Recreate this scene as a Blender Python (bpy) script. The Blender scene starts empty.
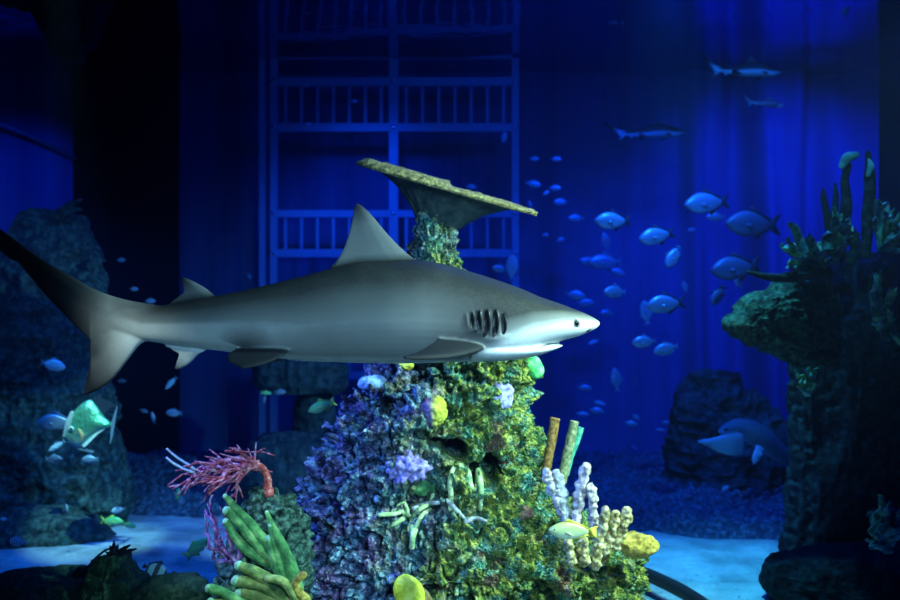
import bpy, bmesh, math, random
import numpy as np
from mathutils import Vector, Matrix
from mathutils.bvhtree import BVHTree

random.seed(7); RNG = np.random.default_rng(11)
scn = bpy.context.scene
COL = scn.collection
CAMZ = 1.55; F = 900.0

def P(px, py, Y):
    """A point of the tank seen in that direction, Y metres away."""
    return np.array([(px-450)/F*Y, Y, CAMZ-(py-300)/F*Y])

# ------------------------------------------------------------------ noise
def _hash(ix, iy, iz, seed):
    h = (ix*374761393 + iy*668265263 + iz*2147483647 + seed*1274126177) & 0xffffffff
    h = ((h ^ (h >> 13))*1274126177) & 0xffffffff
    h = h ^ (h >> 16)
    return (h & 0xffff)/65535.0
def vnoise(p, seed=0):
    i = np.floor(p).astype(np.int64); f = p-i
    u = f*f*f*(f*(f*6-15)+10)
    r = 0
    for dx in (0,1):
        wx = u[:,0] if dx else 1-u[:,0]
        for dy in (0,1):
            wy = u[:,1] if dy else 1-u[:,1]
            for dz in (0,1):
                wz = u[:,2] if dz else 1-u[:,2]
                r = r + wx*wy*wz*_hash(i[:,0]+dx, i[:,1]+dy, i[:,2]+dz, seed)
    return r*2-1
def fbm(p, octv=4, seed=0, gain=.5):
    a = 1; s = 0; n = 0
    for k in range(octv):
        s = s + a*vnoise(p*(2.03**k)+k*17.3, seed+k); n += a; a *= gain
    return s/n
def ridged(p, octv=3, seed=0):
    a = 1; s = 0; n = 0
    for k in range(octv):
        s = s + a*(1-2*np.abs(vnoise(p*(2.1**k)+k*9.1, seed+k))); n += a; a *= .5
    return s/n
def worley(p, seed=0):
    i = np.floor(p).astype(np.int64); best = np.full(len(p), 9.0)
    for dx in (-1,0,1):
        for dy in (-1,0,1):
            for dz in (-1,0,1):
                c = i+np.array([dx,dy,dz])
                q = np.stack([_hash(c[:,0],c[:,1],c[:,2],seed+k) for k in (1,2,3)],1)+c
                best = np.minimum(best, ((q-p)**2).sum(1))
    return np.sqrt(best)

# ------------------------------------------------------------------ mesh helpers
def link(name, me, mat=None, parent=None, smooth=True):
    o = bpy.data.objects.new(name, me); COL.objects.link(o)
    for m in (mat if isinstance(mat,(list,tuple)) else [mat]):
        if m: me.materials.append(m)
    if smooth: me.polygons.foreach_set('use_smooth', [True]*len(me.polygons))
    if parent: o.parent = parent
    return o
def tag(o, label=None, cat=None, group=None, kind=None):
    if label: o['label'] = label
    if cat: o['category'] = cat
    if group: o['group'] = group
    if kind: o['kind'] = kind
    return o
def empty(name, loc, label=None, cat=None, group=None):
    o = bpy.data.objects.new(name, None); COL.objects.link(o)
    o.location = [float(v) for v in loc]; o.empty_display_size = .1
    bpy.context.view_layer.update()
    return tag(o, label, cat, group)

class MB:
    def __init__(s): s.V = []; s.F = []; s.M = []; s.n = 0
    def add(s, V, Fc, m=0):
        V = np.asarray(V, float)
        s.V.append(V); s.F += [tuple(int(i)+s.n for i in f) for f in Fc]; s.M += [m]*len(Fc); s.n += len(V)
        return s
    def verts(s): return np.concatenate(s.V)
    def mesh(s, name):
        me = bpy.data.meshes.new(name); me.from_pydata(s.verts().tolist(), [], s.F)
        me.polygons.foreach_set('material_index', s.M); me.update()
        return me
    def build(s, name, mat, parent=None, smooth=True, origin=None):
        if origin is not None:
            s.V = [v-np.asarray(origin) for v in s.V]
        me = s.mesh(name)
        o = link(name, me, mat, parent, smooth)
        if origin is not None: o.location = [float(v) for v in origin]
        return o
    # a smooth tube with closed rounded ends; flat<1 squashes it along 'up'
    def tube(s, pts, rad, seg=10, flat=1.0, up=(0,1,0), bump=0, bscale=20, m=0, round_end=True, round_start=False, sub=3, seed=0):
        pts = np.asarray(pts, float); rad = np.broadcast_to(np.asarray(rad, float), (len(pts),)).copy()
        if sub > 1 and len(pts) > 2:
            pts, rad = spline(pts, rad, sub)
        elif sub > 1:
            t = np.linspace(0,1,sub*2+1)[:,None]
            pts = pts[0]*(1-t)+pts[1]*t; rad = rad[0]*(1-t[:,0])+rad[1]*t[:,0]
        P_, R_ = list(pts), list(rad)
        if round_end:
            d = pts[-1]-pts[-2]; d = d/np.linalg.norm(d); r = rad[-1]
            for a in (30,55,75): P_.append(pts[-1]+d*r*math.sin(math.radians(a))); R_.append(r*math.cos(math.radians(a)))
        if round_start:
            d = pts[0]-pts[1]; d = d/np.linalg.norm(d); r = rad[0]
            for a in (30,55,75): P_.insert(0, pts[0]+d*r*math.sin(math.radians(a))); R_.insert(0, r*math.cos(math.radians(a)))
        P_ = np.array(P_); n = len(P_)
        T = np.gradient(P_, axis=0); T /= np.linalg.norm(T, axis=1)[:,None]+1e-12
        u = np.asarray(up, float); V = []
        for k in range(n):
            u = u-T[k]*u.dot(T[k]); L = np.linalg.norm(u)
            if L < 1e-4:
                u = np.cross(T[k], [1,.3,.2]); L = np.linalg.norm(u)
            u = u/L; w = np.cross(T[k], u)
            for j in range(seg):
                a = 2*math.pi*j/seg
                V.append(P_[k]+R_[k]*(w*math.cos(a)+u*math.sin(a)*flat))
        V = np.array(V)
        if bump:
            C = np.repeat(P_, seg, 0); nv = vnoise(V*bscale, seed+3)
            V = C+(V-C)*(1+bump*nv)[:,None]
        Fc = []
        for k in range(n-1):
            for j in range(seg):
                Fc.append((k*seg+j, k*seg+(j+1)%seg, (k+1)*seg+(j+1)%seg, (k+1)*seg+j))
        Fc.append(tuple(range(seg-1,-1,-1))); Fc.append(tuple((n-1)*seg+j for j in range(seg)))
        return s.add(V, Fc, m)
    def box(s, lo, hi, m=0):
        (a,b,c),(d,e,f) = lo,hi
        V = [(a,b,c),(d,b,c),(d,e,c),(a,e,c),(a,b,f),(d,b,f),(d,e,f),(a,e,f)]
        return s.add(V, [(3,2,1,0),(4,5,6,7),(0,1,5,4),(1,2,6,5),(2,3,7,6),(3,0,4,7)], m)
    def plate(s, outline, th, axis=1, off=0, m=0):
        """closed plate: outline in the plane without 'axis', thin rim, thicker at heart"""
        o = np.asarray(outline, float); n = len(o)
        def lift(q, h):
            r = np.zeros((len(q),3)); idx = [i for i in range(3) if i != axis]
            r[:,idx[0]] = q[:,0]; r[:,idx[1]] = q[:,1]; r[:,axis] = off+h; return r
        V = np.concatenate([lift(o, th/2), lift(o, -th/2)])
        Fc = [tuple(range(n)), tuple(range(2*n-1, n-1, -1))]
        Fc += [((i+1)%n, i, n+i, n+(i+1)%n) for i in range(n)]
        return s.add(V, Fc, m)
    def ellipsoid(s, c, r, nu=20, nv=12, m=0, disp=None):
        V = [(0,0,1)]
        for i in range(1,nv):
            t = math.pi*i/nv
            for j in range(nu):
                a = 2*math.pi*j/nu; V.append((math.sin(t)*math.cos(a), math.sin(t)*math.sin(a), math.cos(t)))
        V.append((0,0,-1)); V = np.array(V); U = V.copy()
        V = np.asarray(c)+V*np.asarray(r)
        if disp is not None: V = V+U*disp(V)[:,None]
        Fc = [(0,1+j,1+(j+1)%nu) for j in range(nu)]
        for i in range(nv-2):
            for j in range(nu):
                a = 1+i*nu+j; b = 1+i*nu+(j+1)%nu
                Fc.append((a, a+nu, b+nu, b))
        e = len(V)-1; q = 1+(nv-2)*nu
        Fc += [(e, q+(j+1)%nu, q+j) for j in range(nu)]
        return s.add(V, Fc, m)

def spline(pts, rad, sub):
    n = len(pts); out = []; ro = []
    Q = np.concatenate([[2*pts[0]-pts[1]], pts, [2*pts[-1]-pts[-2]]])
    for i in range(n-1):
        p0,p1,p2,p3 = Q[i:i+4]
        for k in range(sub):
            t = k/sub
            out.append(.5*((2*p1)+(-p0+p2)*t+(2*p0-5*p1+4*p2-p3)*t*t+(-p0+3*p1-3*p2+p3)*t**3))
            ro.append(rad[i]*(1-t)+rad[i+1]*t)
    out.append(pts[-1]); ro.append(rad[-1])
    return np.array(out), np.array(ro)

def interp_rows(rows, zs):
    rows = np.array(sorted(rows), float)
    # monotone-ish smooth interpolation: linear then a light blur
    res = [np.interp(zs, rows[:,0], rows[:,k]) for k in range(1, rows.shape[1])]
    k = np.array([1,2,3,2,1])/9.
    out = []
    for r in res:
        rp = np.pad(r, 2, mode='edge'); out.append(np.convolve(rp, k, 'valid'))
    return out

def grid_normals(V, nu, nv):
    G = V.reshape(nv, nu, 3)
    du = np.roll(G,-1,1)-np.roll(G,1,1); dv = np.gradient(G, axis=0)
    N = np.cross(du, dv); N /= np.linalg.norm(N, axis=2)[:,:,None]+1e-12
    return N.reshape(-1,3)

def rock_stack(name, rows, nu, nv, disp, mat, front=.6, carve=None, label=None, cat=None, group=None, parent=None, xpow=1.0, kind=None):
    """rock lofted through rows (z, cx, cy, ax, ay), then roughened along its normals"""
    z0 = min(r[0] for r in rows); z1 = max(r[0] for r in rows)
    zs = np.linspace(z0, z1, nv); cx,cy,ax,ay = interp_rows(rows, zs)
    t = np.linspace(0, 1, nu, endpoint=False)
    th = 2*math.pi*t; th = th-front*np.sin(th)*.9*0 
    # more columns on the side that faces the glass (angle -90 degrees)
    ph = 2*math.pi*t; th = -math.pi/2+ph-front*np.sin(ph)*0
    th = -math.pi/2 + (ph-math.pi) + front*np.sin(ph-math.pi)*-1
    c = np.cos(th); s = np.sin(th)
    X = cx[:,None]+ax[:,None]*np.sign(c)*np.abs(c)**xpow; Yy = cy[:,None]+ay[:,None]*np.sign(s)*np.abs(s)**xpow
    Z = np.repeat(zs[:,None], nu, 1)
    V = np.stack([X,Yy,Z],2).reshape(-1,3)
    N = grid_normals(V, nu, nv)
    c0 = np.stack([np.repeat(cx,nu), np.repeat(cy,nu), V[:,2]],1)
    if ((V-c0)*N).sum(1).mean() < 0: N = -N
    top = np.clip((z1-V[:,2])/(0.06), 0, 1)
    d = disp(V)
    V = V+N*d[:,None]
    if carve: V = carve(V, N)
    Fc = []
    I = np.arange(nu*nv).reshape(nv,nu)
    a = I[:-1]; b = np.roll(I,-1,1)[:-1]; cc = np.roll(I,-1,1)[1:]; dd = I[1:]
    Q = np.stack([a,b,cc,dd],2).reshape(-1,4)
    me = bpy.data.meshes.new(name)
    nV = len(V)+2
    V = np.concatenate([V, [[cx[0],cy[0],z0]], [[cx[-1],cy[-1],z1+.3*min(ax[-1],ay[-1])]]])
    tri_b = np.stack([np.roll(I[0],-1), I[0], np.full(nu, nV-2)],1); tri_t = np.stack([I[-1], np.roll(I[-1],-1), np.full(nu, nV-1)],1)
    nl = Q.size+tri_b.size+tri_t.size
    loops = np.concatenate([Q.ravel(), tri_b.ravel(), tri_t.ravel()]).astype(np.int32)
    starts = np.concatenate([np.arange(len(Q))*4, Q.size+np.arange(2*nu)*3]).astype(np.int32)
    me.vertices.add(nV); me.vertices.foreach_set('co', V.ravel().astype(np.float32))
    me.loops.add(nl); me.loops.foreach_set('vertex_index', loops)
    me.polygons.add(len(starts)); me.polygons.foreach_set('loop_start', starts)
    me.update(calc_edges=True); me.validate()
    o = link(name, me, mat, parent)
    return tag(o, label, cat, group, kind)

def rows_px(Y, lst, ratio=.6, yo=0, cyf=None):
    """(py, xl, xr[, ay]) outline rows at depth Y -> rock rows"""
    out = []
    for r in lst:
        py,xl,xr = r[:3]
        a = (xr-xl)/2/F*Y; ay = r[3] if len(r) > 3 else a*ratio
        out.append((CAMZ-(py-300)/F*Y, ((xl+xr)/2-450)/F*Y, Y+yo, a, ay))
    return out

def heightfield(name, x0,x1,y0,y1,nx,ny,fn,mat):
    X,Y = np.meshgrid(np.linspace(x0,x1,nx), np.linspace(y0,y1,ny))
    p = np.stack([X.ravel(),Y.ravel(),np.zeros(X.size)],1); p[:,2] = fn(p)
    I = np.arange(nx*ny).reshape(ny,nx)
    Q = np.stack([I[:-1,:-1],I[:-1,1:],I[1:,1:],I[1:,:-1]],2).reshape(-1,4)
    me = bpy.data.meshes.new(name); me.from_pydata(p.tolist(), [], Q.tolist()); me.update()
    return link(name, me, mat)

# ------------------------------------------------------------------ materials
class NT:
    def __init__(s, name):
        s.m = bpy.data.materials.new(name); s.m.use_nodes = True
        s.t = s.m.node_tree; s.b = s.t.nodes['Principled BSDF']; s.out = s.t.nodes['Material Output']
    def n(s, typ, **kw):
        nd = s.t.nodes.new(typ)
        for k,v in kw.items():
            if hasattr(nd, k) and k not in nd.inputs: setattr(nd, k, v)
            else: nd.inputs[k].default_value = v
        return nd
    def l(s, a, b): s.t.links.new(a, b)
    def pos(s):
        return s.n('ShaderNodeNewGeometry').outputs['Position']
    def obj(s):
        return s.n('ShaderNodeTexCoord').outputs['Object']
    def noise(s, vec, scale, detail=4, rough=.6, w=0):
        nd = s.n('ShaderNodeTexNoise'); nd.inputs['Scale'].default_value = scale; nd.inputs['Detail'].default_value = detail
        nd.inputs['Roughness'].default_value = rough
        if vec is not None:
            if w:
                a = s.n('ShaderNodeVectorMath', operation='ADD'); a.inputs[1].default_value = (w,w*1.7,-w); s.l(vec, a.inputs[0]); vec = a.outputs[0]
            s.l(vec, nd.inputs['Vector'])
        return nd.outputs['Fac']
    def vor(s, vec, scale, feature='F1', out='Distance'):
        nd = s.n('ShaderNodeTexVoronoi'); nd.feature = feature; nd.inputs['Scale'].default_value = scale
        if vec is not None: s.l(vec, nd.inputs['Vector'])
        return nd.outputs[out]
    def ramp(s, fac, stops):
        nd = s.n('ShaderNodeValToRGB'); e = nd.color_ramp.elements
        while len(e) < len(stops): e.new(.5)
        for k,(p,c) in enumerate(stops):
            e[k].position = p; e[k].color = (*c,1) if not isinstance(c,(int,float)) else (c,c,c,1)
        s.l(fac, nd.inputs['Fac']); return nd.outputs['Color']
    def mix(s, fac, a, b):
        nd = s.n('ShaderNodeMix', data_type='RGBA')
        for sock,v in ((nd.inputs[0],fac),(nd.inputs[6],a),(nd.inputs[7],b)):
            if isinstance(v,(int,float)): sock.default_value = v
            elif isinstance(v,tuple): sock.default_value = (*v,1)
            else: s.l(v, sock)
        return nd.outputs[2]
    def math(s, op, a, b=None, clamp=False):
        nd = s.n('ShaderNodeMath', operation=op); nd.use_clamp = clamp
        for i,v in enumerate((a,b)):
            if v is None: continue
            if isinstance(v,(int,float)): nd.inputs[i].default_value = v
            else: s.l(v, nd.inputs[i])
        return nd.outputs[0]
    def sep(s, vec, k):
        nd = s.n('ShaderNodeSeparateXYZ'); s.l(vec, nd.inputs[0]); return nd.outputs[k]
    def color(s, c):
        if isinstance(c, tuple): s.b.inputs['Base Color'].default_value = (*c,1)
        else: s.l(c, s.b.inputs['Base Color'])
    def set(s, rough=.6, spec=.3, metal=0, sss=0):
        s.b.inputs['Roughness'].default_value = rough; s.b.inputs['Specular IOR Level'].default_value = spec
        s.b.inputs['Metallic'].default_value = metal
        return s
    def bump(s, h, strength=.4, dist=.01):
        nd = s.n('ShaderNodeBump'); nd.inputs['Strength'].default_value = strength; nd.inputs['Distance'].default_value = dist
        s.l(h, nd.inputs['Height']); s.l(nd.outputs[0], s.b.inputs['Normal'])

def simple(name, c1, c2=None, scale=20, rough=.6, spec=.3, metal=0, bump=0, bscale=60, bdist=.01):
    t = NT(name); v = t.obj()
    if c2 is None: c2 = tuple(x*.7 for x in c1)
    t.color(t.mix(t.noise(v, scale), c2, c1)); t.set(rough, spec, metal)
    if bump: t.bump(t.noise(v, bscale, 6), bump, bdist)
    return t.m

M = {}
def reef_mat():
    t = NT('reef rock'); p = t.pos()
    X = t.sep(p, 0); Z = t.sep(p, 2)
    nA = t.noise(p, 5, 5); nB = t.noise(p, 11, 5, w=3); nC = t.noise(p, 26, 4, w=7); nF = t.noise(p, 70, 3, w=1)
    purple = t.ramp(nC, [(.32,(.008,.010,.022)),(.44,(.05,.036,.10)),(.55,(.20,.12,.27)),(.64,(.36,.32,.44)),(.76,(.5,.56,.6))])
    blue = t.ramp(nC, [(.32,(.006,.012,.03)),(.46,(.04,.09,.17)),(.58,(.17,.30,.42)),(.70,(.5,.62,.66))])
    cool = t.mix(t.ramp(nB,[(.43,0.),(.57,1.)]), purple, blue)
    green = t.ramp(nC, [(.30,(.006,.022,.012)),(.42,(.045,.12,.03)),(.54,(.26,.30,.045)),(.67,(.62,.56,.11))])
    teal = t.ramp(nF, [(.32,(.006,.03,.025)),(.47,(.03,.20,.13)),(.64,(.36,.64,.44))])
    warm = t.mix(t.ramp(nB,[(.50,0.),(.62,1.)]), green, teal)
    rust = t.mix(t.ramp(t.noise(p,7,4,w=11),[(.60,0.),(.68,1.)]), warm, t.ramp(nF,[(.3,(.07,.03,.02)),(.7,(.42,.24,.13))]))
    # blue and yellow-green light painted in as crust tints: x grows to the right
    g = t.math('ADD', t.math('MULTIPLY', t.math('ADD', X, .10), 2.4), t.math('MULTIPLY', t.math('SUBTRACT', nA, .5), 3.0))
    g = t.math('ADD', g, t.math('MULTIPLY', t.math('LESS_THAN', Z, .62), .22))
    fac = t.math('ADD', g, .5, True)
    c = t.mix(fac, cool, rust)
    # pale crust specks
    c = t.mix(t.ramp(t.noise(p, 48, 2, w=5),[(.63,0.),(.70,.8)]), c, (.44,.50,.38))
    t.color(c); t.set(.75,.25)
    t.bump(t.math('ADD', t.noise(p,55,6), t.math('MULTIPLY', t.vor(p,95), .6)), 1., .02)
    return t.m
M['reef'] = reef_mat()

def dark_rock(name, a, b, c, s=6):
    t = NT(name); p = t.pos()
    n1 = t.noise(p, s, 6); n2 = t.noise(p, s*4, 5, w=2)
    col = t.mix(t.ramp(n2,[(.45,0.),(.65,1.)]), t.ramp(n1,[(.35,a),(.65,b)]), c)
    t.color(col); t.set(.8,.2); t.bump(t.noise(p, s*8, 6), .7, .02)
    return t.m
M['rock_l'] = dark_rock('weathered tank rock', (.012,.025,.025),(.045,.08,.07),(.11,.17,.13))
M['rock_r'] = dark_rock('dark tank rock', (.002,.003,.006),(.005,.009,.014),(.022,.04,.045))
M['rock_ledge'] = dark_rock('algae ledge rock', (.006,.015,.014),(.02,.04,.03),(.07,.13,.08), 9)
M['rock_b'] = dark_rock('far tank rock', (.012,.025,.035),(.03,.055,.065),(.06,.10,.10), 4)
M['rock_f'] = dark_rock('mossy foreground rock', (.015,.04,.025),(.04,.09,.045),(.08,.15,.06), 10)
M['rock_knob'] = dark_rock('turf covered boulder', (.005,.014,.012),(.018,.05,.032),(.12,.22,.15), 11)
M['black_rock'] = dark_rock('black rock', (.003,.004,.005),(.006,.008,.010),(.012,.028,.034), 5)

def skin_mat(name, back, flank, belly, tipc):
    t = NT(name); v = t.obj()
    a = t.n('ShaderNodeAttribute', attribute_name='pigment_and_sheen').outputs['Fac']
    tp = t.n('ShaderNodeAttribute', attribute_name='tip').outputs['Fac']
    mott = t.noise(v, 9, 5); fine = t.noise(v, 120, 3)
    wob = t.math('ADD', a, t.math('MULTIPLY', t.math('SUBTRACT', mott, .5), .12))
    c = t.ramp(wob, [(.0,back),(.45,flank),(.66,tuple(.5*(x+y) for x,y in zip(flank,belly))),(.86,belly)])
    c = t.mix(t.math('MULTIPLY', t.ramp(fine,[(.4,0.),(.7,1.)]), .16), c, tuple(x*.6 for x in flank))
    c = t.mix(tp, c, tipc)
    t.color(c); t.set(.6,.14); t.bump(t.noise(v, 260, 3), .12, .002)
    return t.m
M['shark'] = skin_mat('grey shark skin', (.014,.016,.016),(.15,.158,.152),(.58,.60,.575),(.010,.012,.016))
M['blacktip'] = skin_mat('blacktip shark skin', (.006,.009,.009),(.26,.38,.36),(.5,.7,.66),(.004,.005,.008))
M['nurse'] = skin_mat('slate shark skin', (.07,.12,.15),(.15,.22,.27),(.55,.70,.74),(.15,.22,.27))
M['black'] = simple('black', (.006,.006,.008), rough=.35, spec=.4)
M['pupil'] = simple('pupil', (.003,.003,.004), rough=.12, spec=.6)
M['iris'] = simple('iris', (.22,.23,.22), (.12,.13,.13), 80, .15, .6)
M['socket'] = simple('pale eye rim', (.72,.74,.72), rough=.4)

def fish_body(name, back, side, belly, rough=.3, metal=.25, stripes=None, axis='Z'):
    t = NT(name); v = t.n('ShaderNodeTexCoord').outputs['Object']
    z = t.sep(v, 2); x = t.sep(v, 0)
    f = t.math('ADD', t.math('MULTIPLY', z, 2.2), .5, True)
    c = t.ramp(f, [(.2,belly),(.5,side),(.85,back)])
    if stripes:
        per, w, sc, off = stripes
        m = t.math('MODULO', t.math('ADD', t.math('MULTIPLY', x, per), 10+off), 1.)
        c = t.mix(t.math('LESS_THAN', m, w), c, sc)
    c = t.mix(t.math('MULTIPLY', t.noise(v, 25, 3), .25), c, side)
    t.color(c); t.set(rough,.5,metal)
    t.bump(t.vor(v, 45) if metal < .5 else t.noise(v, 26, 4), .08 if metal < .5 else .5, .004 if metal < .5 else .03)
    return t.m
M['silver'] = fish_body('silver fish skin', (.42,.55,.62),(.34,.44,.52),(.50,.60,.66), .34, .35)
M['dim'] = fish_body('dim light silver fish skin', (.16,.22,.28),(.10,.14,.2),(.16,.22,.28), .4, .2)  # silver skin darkened in colour for fish in dim light
M['pale'] = fish_body('pale fish skin', (.55,.75,.78),(.50,.66,.72),(.60,.72,.76), .4, .1)
M['greenish'] = fish_body('green fish skin', (.12,.85,.35),(.35,.9,.30),(.5,.9,.45), .4, .05)
M['mirror'] = fish_body('mirror bright fish skin', (.35,.95,.55),(.22,.85,.45),(.75,1.,.8), .28, .7)
M['wrasse'] = fish_body('cream and yellow fish skin', (.42,.36,.10),(.50,.60,.30),(.70,.80,.55), .4, .1)
M['banded'] = fish_body('banded fish skin', (.55,.85,.70),(.65,.9,.75),(.6,.85,.75), .45, 0, (2.6,.45,(.006,.008,.01),.1))
M['striped'] = fish_body('finely striped fish skin', (.35,.5,.6),(.45,.6,.7),(.5,.65,.7), .45, 0, (7,.45,(.02,.03,.06),0))
M['fin'] = simple('dusky fin', (.03,.045,.07), (.02,.03,.05), 30, .5)
M['fin_silver'] = simple('silver fin', (.22,.32,.4), (.14,.2,.28), 30, .4)
M['fin_green'] = simple('yellow green fin', (.55,.8,.12), (.3,.6,.1), 30, .5)
M['fin_yellow'] = simple('yellow fin', (.72,.60,.06), (.5,.45,.05), 30, .5)
M['face'] = simple('white face', (.95,.98,.92), (.6,.75,.7), 30, .25, .6, .3)
M['gold'] = simple('gold fin', (.85,.55,.25), (.7,.45,.2), 30, .4)
M['streak'] = simple('white fin edge', (.95,1.,.95), (.8,.95,.9), 30, .3, .6)

M['sand'] = None
def sand_mat():
    t = NT('pale sand'); p = t.pos()
    c = t.ramp(t.noise(p, 3, 6), [(.32,(.26,.32,.31)),(.66,(.76,.80,.74))])
    c = t.mix(t.ramp(t.noise(p, 34, 3, w=4),[(.62,0.),(.7,.8)]), c, (.16,.20,.20))
    t.color(c); t.set(.9,.1); t.bump(t.math('ADD',t.noise(p, 14, 5),t.math('MULTIPLY',t.noise(p,120,3),.3)), .6, .03); return t.m
M['sand'] = sand_mat()
def gravel_mat():
    t = NT('coral gravel'); p = t.pos()
    c = t.ramp(t.noise(p, 30, 5), [(.35,(.03,.05,.08)),(.52,(.08,.13,.17)),(.7,(.26,.34,.4))])
    t.color(c); t.set(.85,.15); t.bump(t.noise(p, 50, 5), .6, .02); return t.m
M['gravel'] = gravel_mat()
def wall_mat():
    t = NT('blue tank lining'); p = t.pos()
    mp = t.n('ShaderNodeMapping'); mp.inputs['Scale'].default_value = (2.2,1,.12); t.l(p, mp.inputs[0])
    n = t.noise(mp.outputs[0], 1.6, 5)
    c = t.ramp(n, [(.3,(.06,.10,.20)),(.7,(.16,.22,.38))])
    c = t.mix(t.math('MULTIPLY', t.noise(p, 3, 6, w=3), .35), c, (.05,.08,.14))
    t.color(c); t.set(.8,.15); t.bump(t.noise(p, 6, 5), .3, .03); return t.m
M['wall'] = wall_mat()
M['dark_slab'] = simple('black pier paint', (.005,.0055,.007), (.003,.0035,.0045), 3, .9, .1)  # black slabs put in where the far wall goes dark
M['steel'] = simple('painted steel frame', (.42,.50,.62), (.28,.34,.44), 12, .5, .4, 0, .3, 30)
M['bolt'] = simple('bright steel bolt', (.7,.8,.8), (.5,.6,.6), 40, .25, .5, .8)
M['rubber'] = simple('black rubber', (.012,.014,.018), (.008,.01,.012), 12, .6)
def surface_mat():
    t = NT('underside of the water surface'); p = t.pos()
    mp = t.n('ShaderNodeMapping'); mp.inputs['Scale'].default_value = (1,1.6,1); t.l(p, mp.inputs[0])
    t.color((.30,.42,.62)); t.set(.04,.5,1.0); t.bump(t.noise(mp.outputs[0], 1.3, 3), .10, .12); return t.m
M['surface'] = surface_mat()

# ------------------------------------------------------------------ the tank
def dunes(p):
    return .05*vnoise(p*np.array([.9,1.4,1]),3)+.014*vnoise(p*np.array([2.5,7,1]),8)-.03
fl = heightfield('floor', -6.5,6.5,.6,9.4,260,220, dunes, M['sand']); tag(fl, kind='structure')

def gravel_edge(x):  # y where the gravel starts
    return np.interp(x, [-6.5,-3.2,-2.1,-1.3,0,1.3,1.9,2.6,3.4,6.5],[6.9,6.7,6.5,6.3,6.0,5.95,5.85,5.7,5.5,5.4])
def gravel_h(p):
    e = gravel_edge(p[:,0])+.12*vnoise(p*3,5)
    k = np.clip((p[:,1]-e)/.22, 0, 1)
    h = .07+.05*fbm(p*1.1,3,4)+.05*(1-np.clip(worley(p*np.array([12,12,1]),2)/.62,0,1))+.02*vnoise(p*25,6)
    return -.12+k*(h+.12)
gb = heightfield('gravel_bed', -6.15,6.15,5.3,8.75,760,260, gravel_h, M['gravel'])
tag(gb, 'bed of coarse blue lit coral gravel on the tank floor behind the pale sand', 'gravel', kind='stuff')

def back_wall():
    xs = np.linspace(-6.5,6.5,520); zs = np.linspace(-.2,3.9,60)
    X,Z = np.meshgrid(xs,zs); q = np.stack([X.ravel(),np.zeros(X.size),Z.ravel()],1)
    fold = np.clip((q[:,0]-2.3)/.25,0,1)  # folds added to shape vertical light streaks on the wall
    y = 9.15+fold*(.16*np.sin(q[:,0]*7.0+.5*np.sin(q[:,2]*.9))+.07*np.sin(q[:,0]*17+.4*q[:,2])+.05*vnoise(q*np.array([5,1,.7]),3))+.03*fbm(q*np.array([1.2,1,1.2]),4,6)
    q[:,1] = y
    I = np.arange(X.size).reshape(60,520)
    Q = np.stack([I[:-1,:-1],I[:-1,1:],I[1:,1:],I[1:,:-1]],2).reshape(-1,4)
    me = bpy.data.meshes.new('wall_back'); me.from_pydata(q.tolist(),[],Q.tolist()); me.update()
    return link('wall_back', me, M['wall'])
tag(back_wall(), kind='structure')
for nm,x0,x1 in (('wall_left',-6.55,-6.35),('wall_right',6.35,6.55)):
    b = MB(); b.box((x0,.6,-.2),(x1,9.4,3.95)); tag(b.build(nm, M['wall'], smooth=False), kind='structure')
def dark_slab(nm, xa, xb, Y):
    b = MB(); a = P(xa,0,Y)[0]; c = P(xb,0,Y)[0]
    b.box((a,Y,-.2),(c,9.3,3.95)); tag(b.build(nm, M['dark_slab'], smooth=False), kind='structure')
dark_slab('trim_1', 73, 172, 8.9)
dark_slab('trim_2', 884, 1000, 8.8)
sf = heightfield('water_surface', -6.5,6.5,.6,9.4,60,60, lambda p: 3.86+.012*vnoise(p*1.5,2)+0*p[:,0], M['surface']); tag(sf, kind='structure')

# the water itself
def water_volume():
    b = MB(); b.box((-6.9,-1.5,-.5),(6.9,9.9,3.98))
    m = bpy.data.materials.new('tank water'); m.use_nodes = True; nt = m.node_tree
    nt.nodes.remove(nt.nodes['Principled BSDF'])
    ab = nt.nodes.new('ShaderNodeVolumeAbsorption'); ab.inputs['Color'].default_value = (.08,.55,.955,1); ab.inputs['Density'].default_value = WATER_ABS
    sc = nt.nodes.new('ShaderNodeVolumeScatter'); sc.inputs['Color'].default_value = (.25,.5,1,1); sc.inputs['Density'].default_value = WATER_SC; sc.inputs['Anisotropy'].default_value = .3
    ad = nt.nodes.new('ShaderNodeAddShader'); nt.links.new(ab.outputs[0], ad.inputs[0]); nt.links.new(sc.outputs[0], ad.inputs[1])
    nt.links.new(ad.outputs[0], nt.nodes['Material Output'].inputs['Volume'])
    o = b.build('water', m, smooth=False); tag(o, kind='structure')
WATER_ABS, WATER_SC = .25, .004
water_volume()

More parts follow.
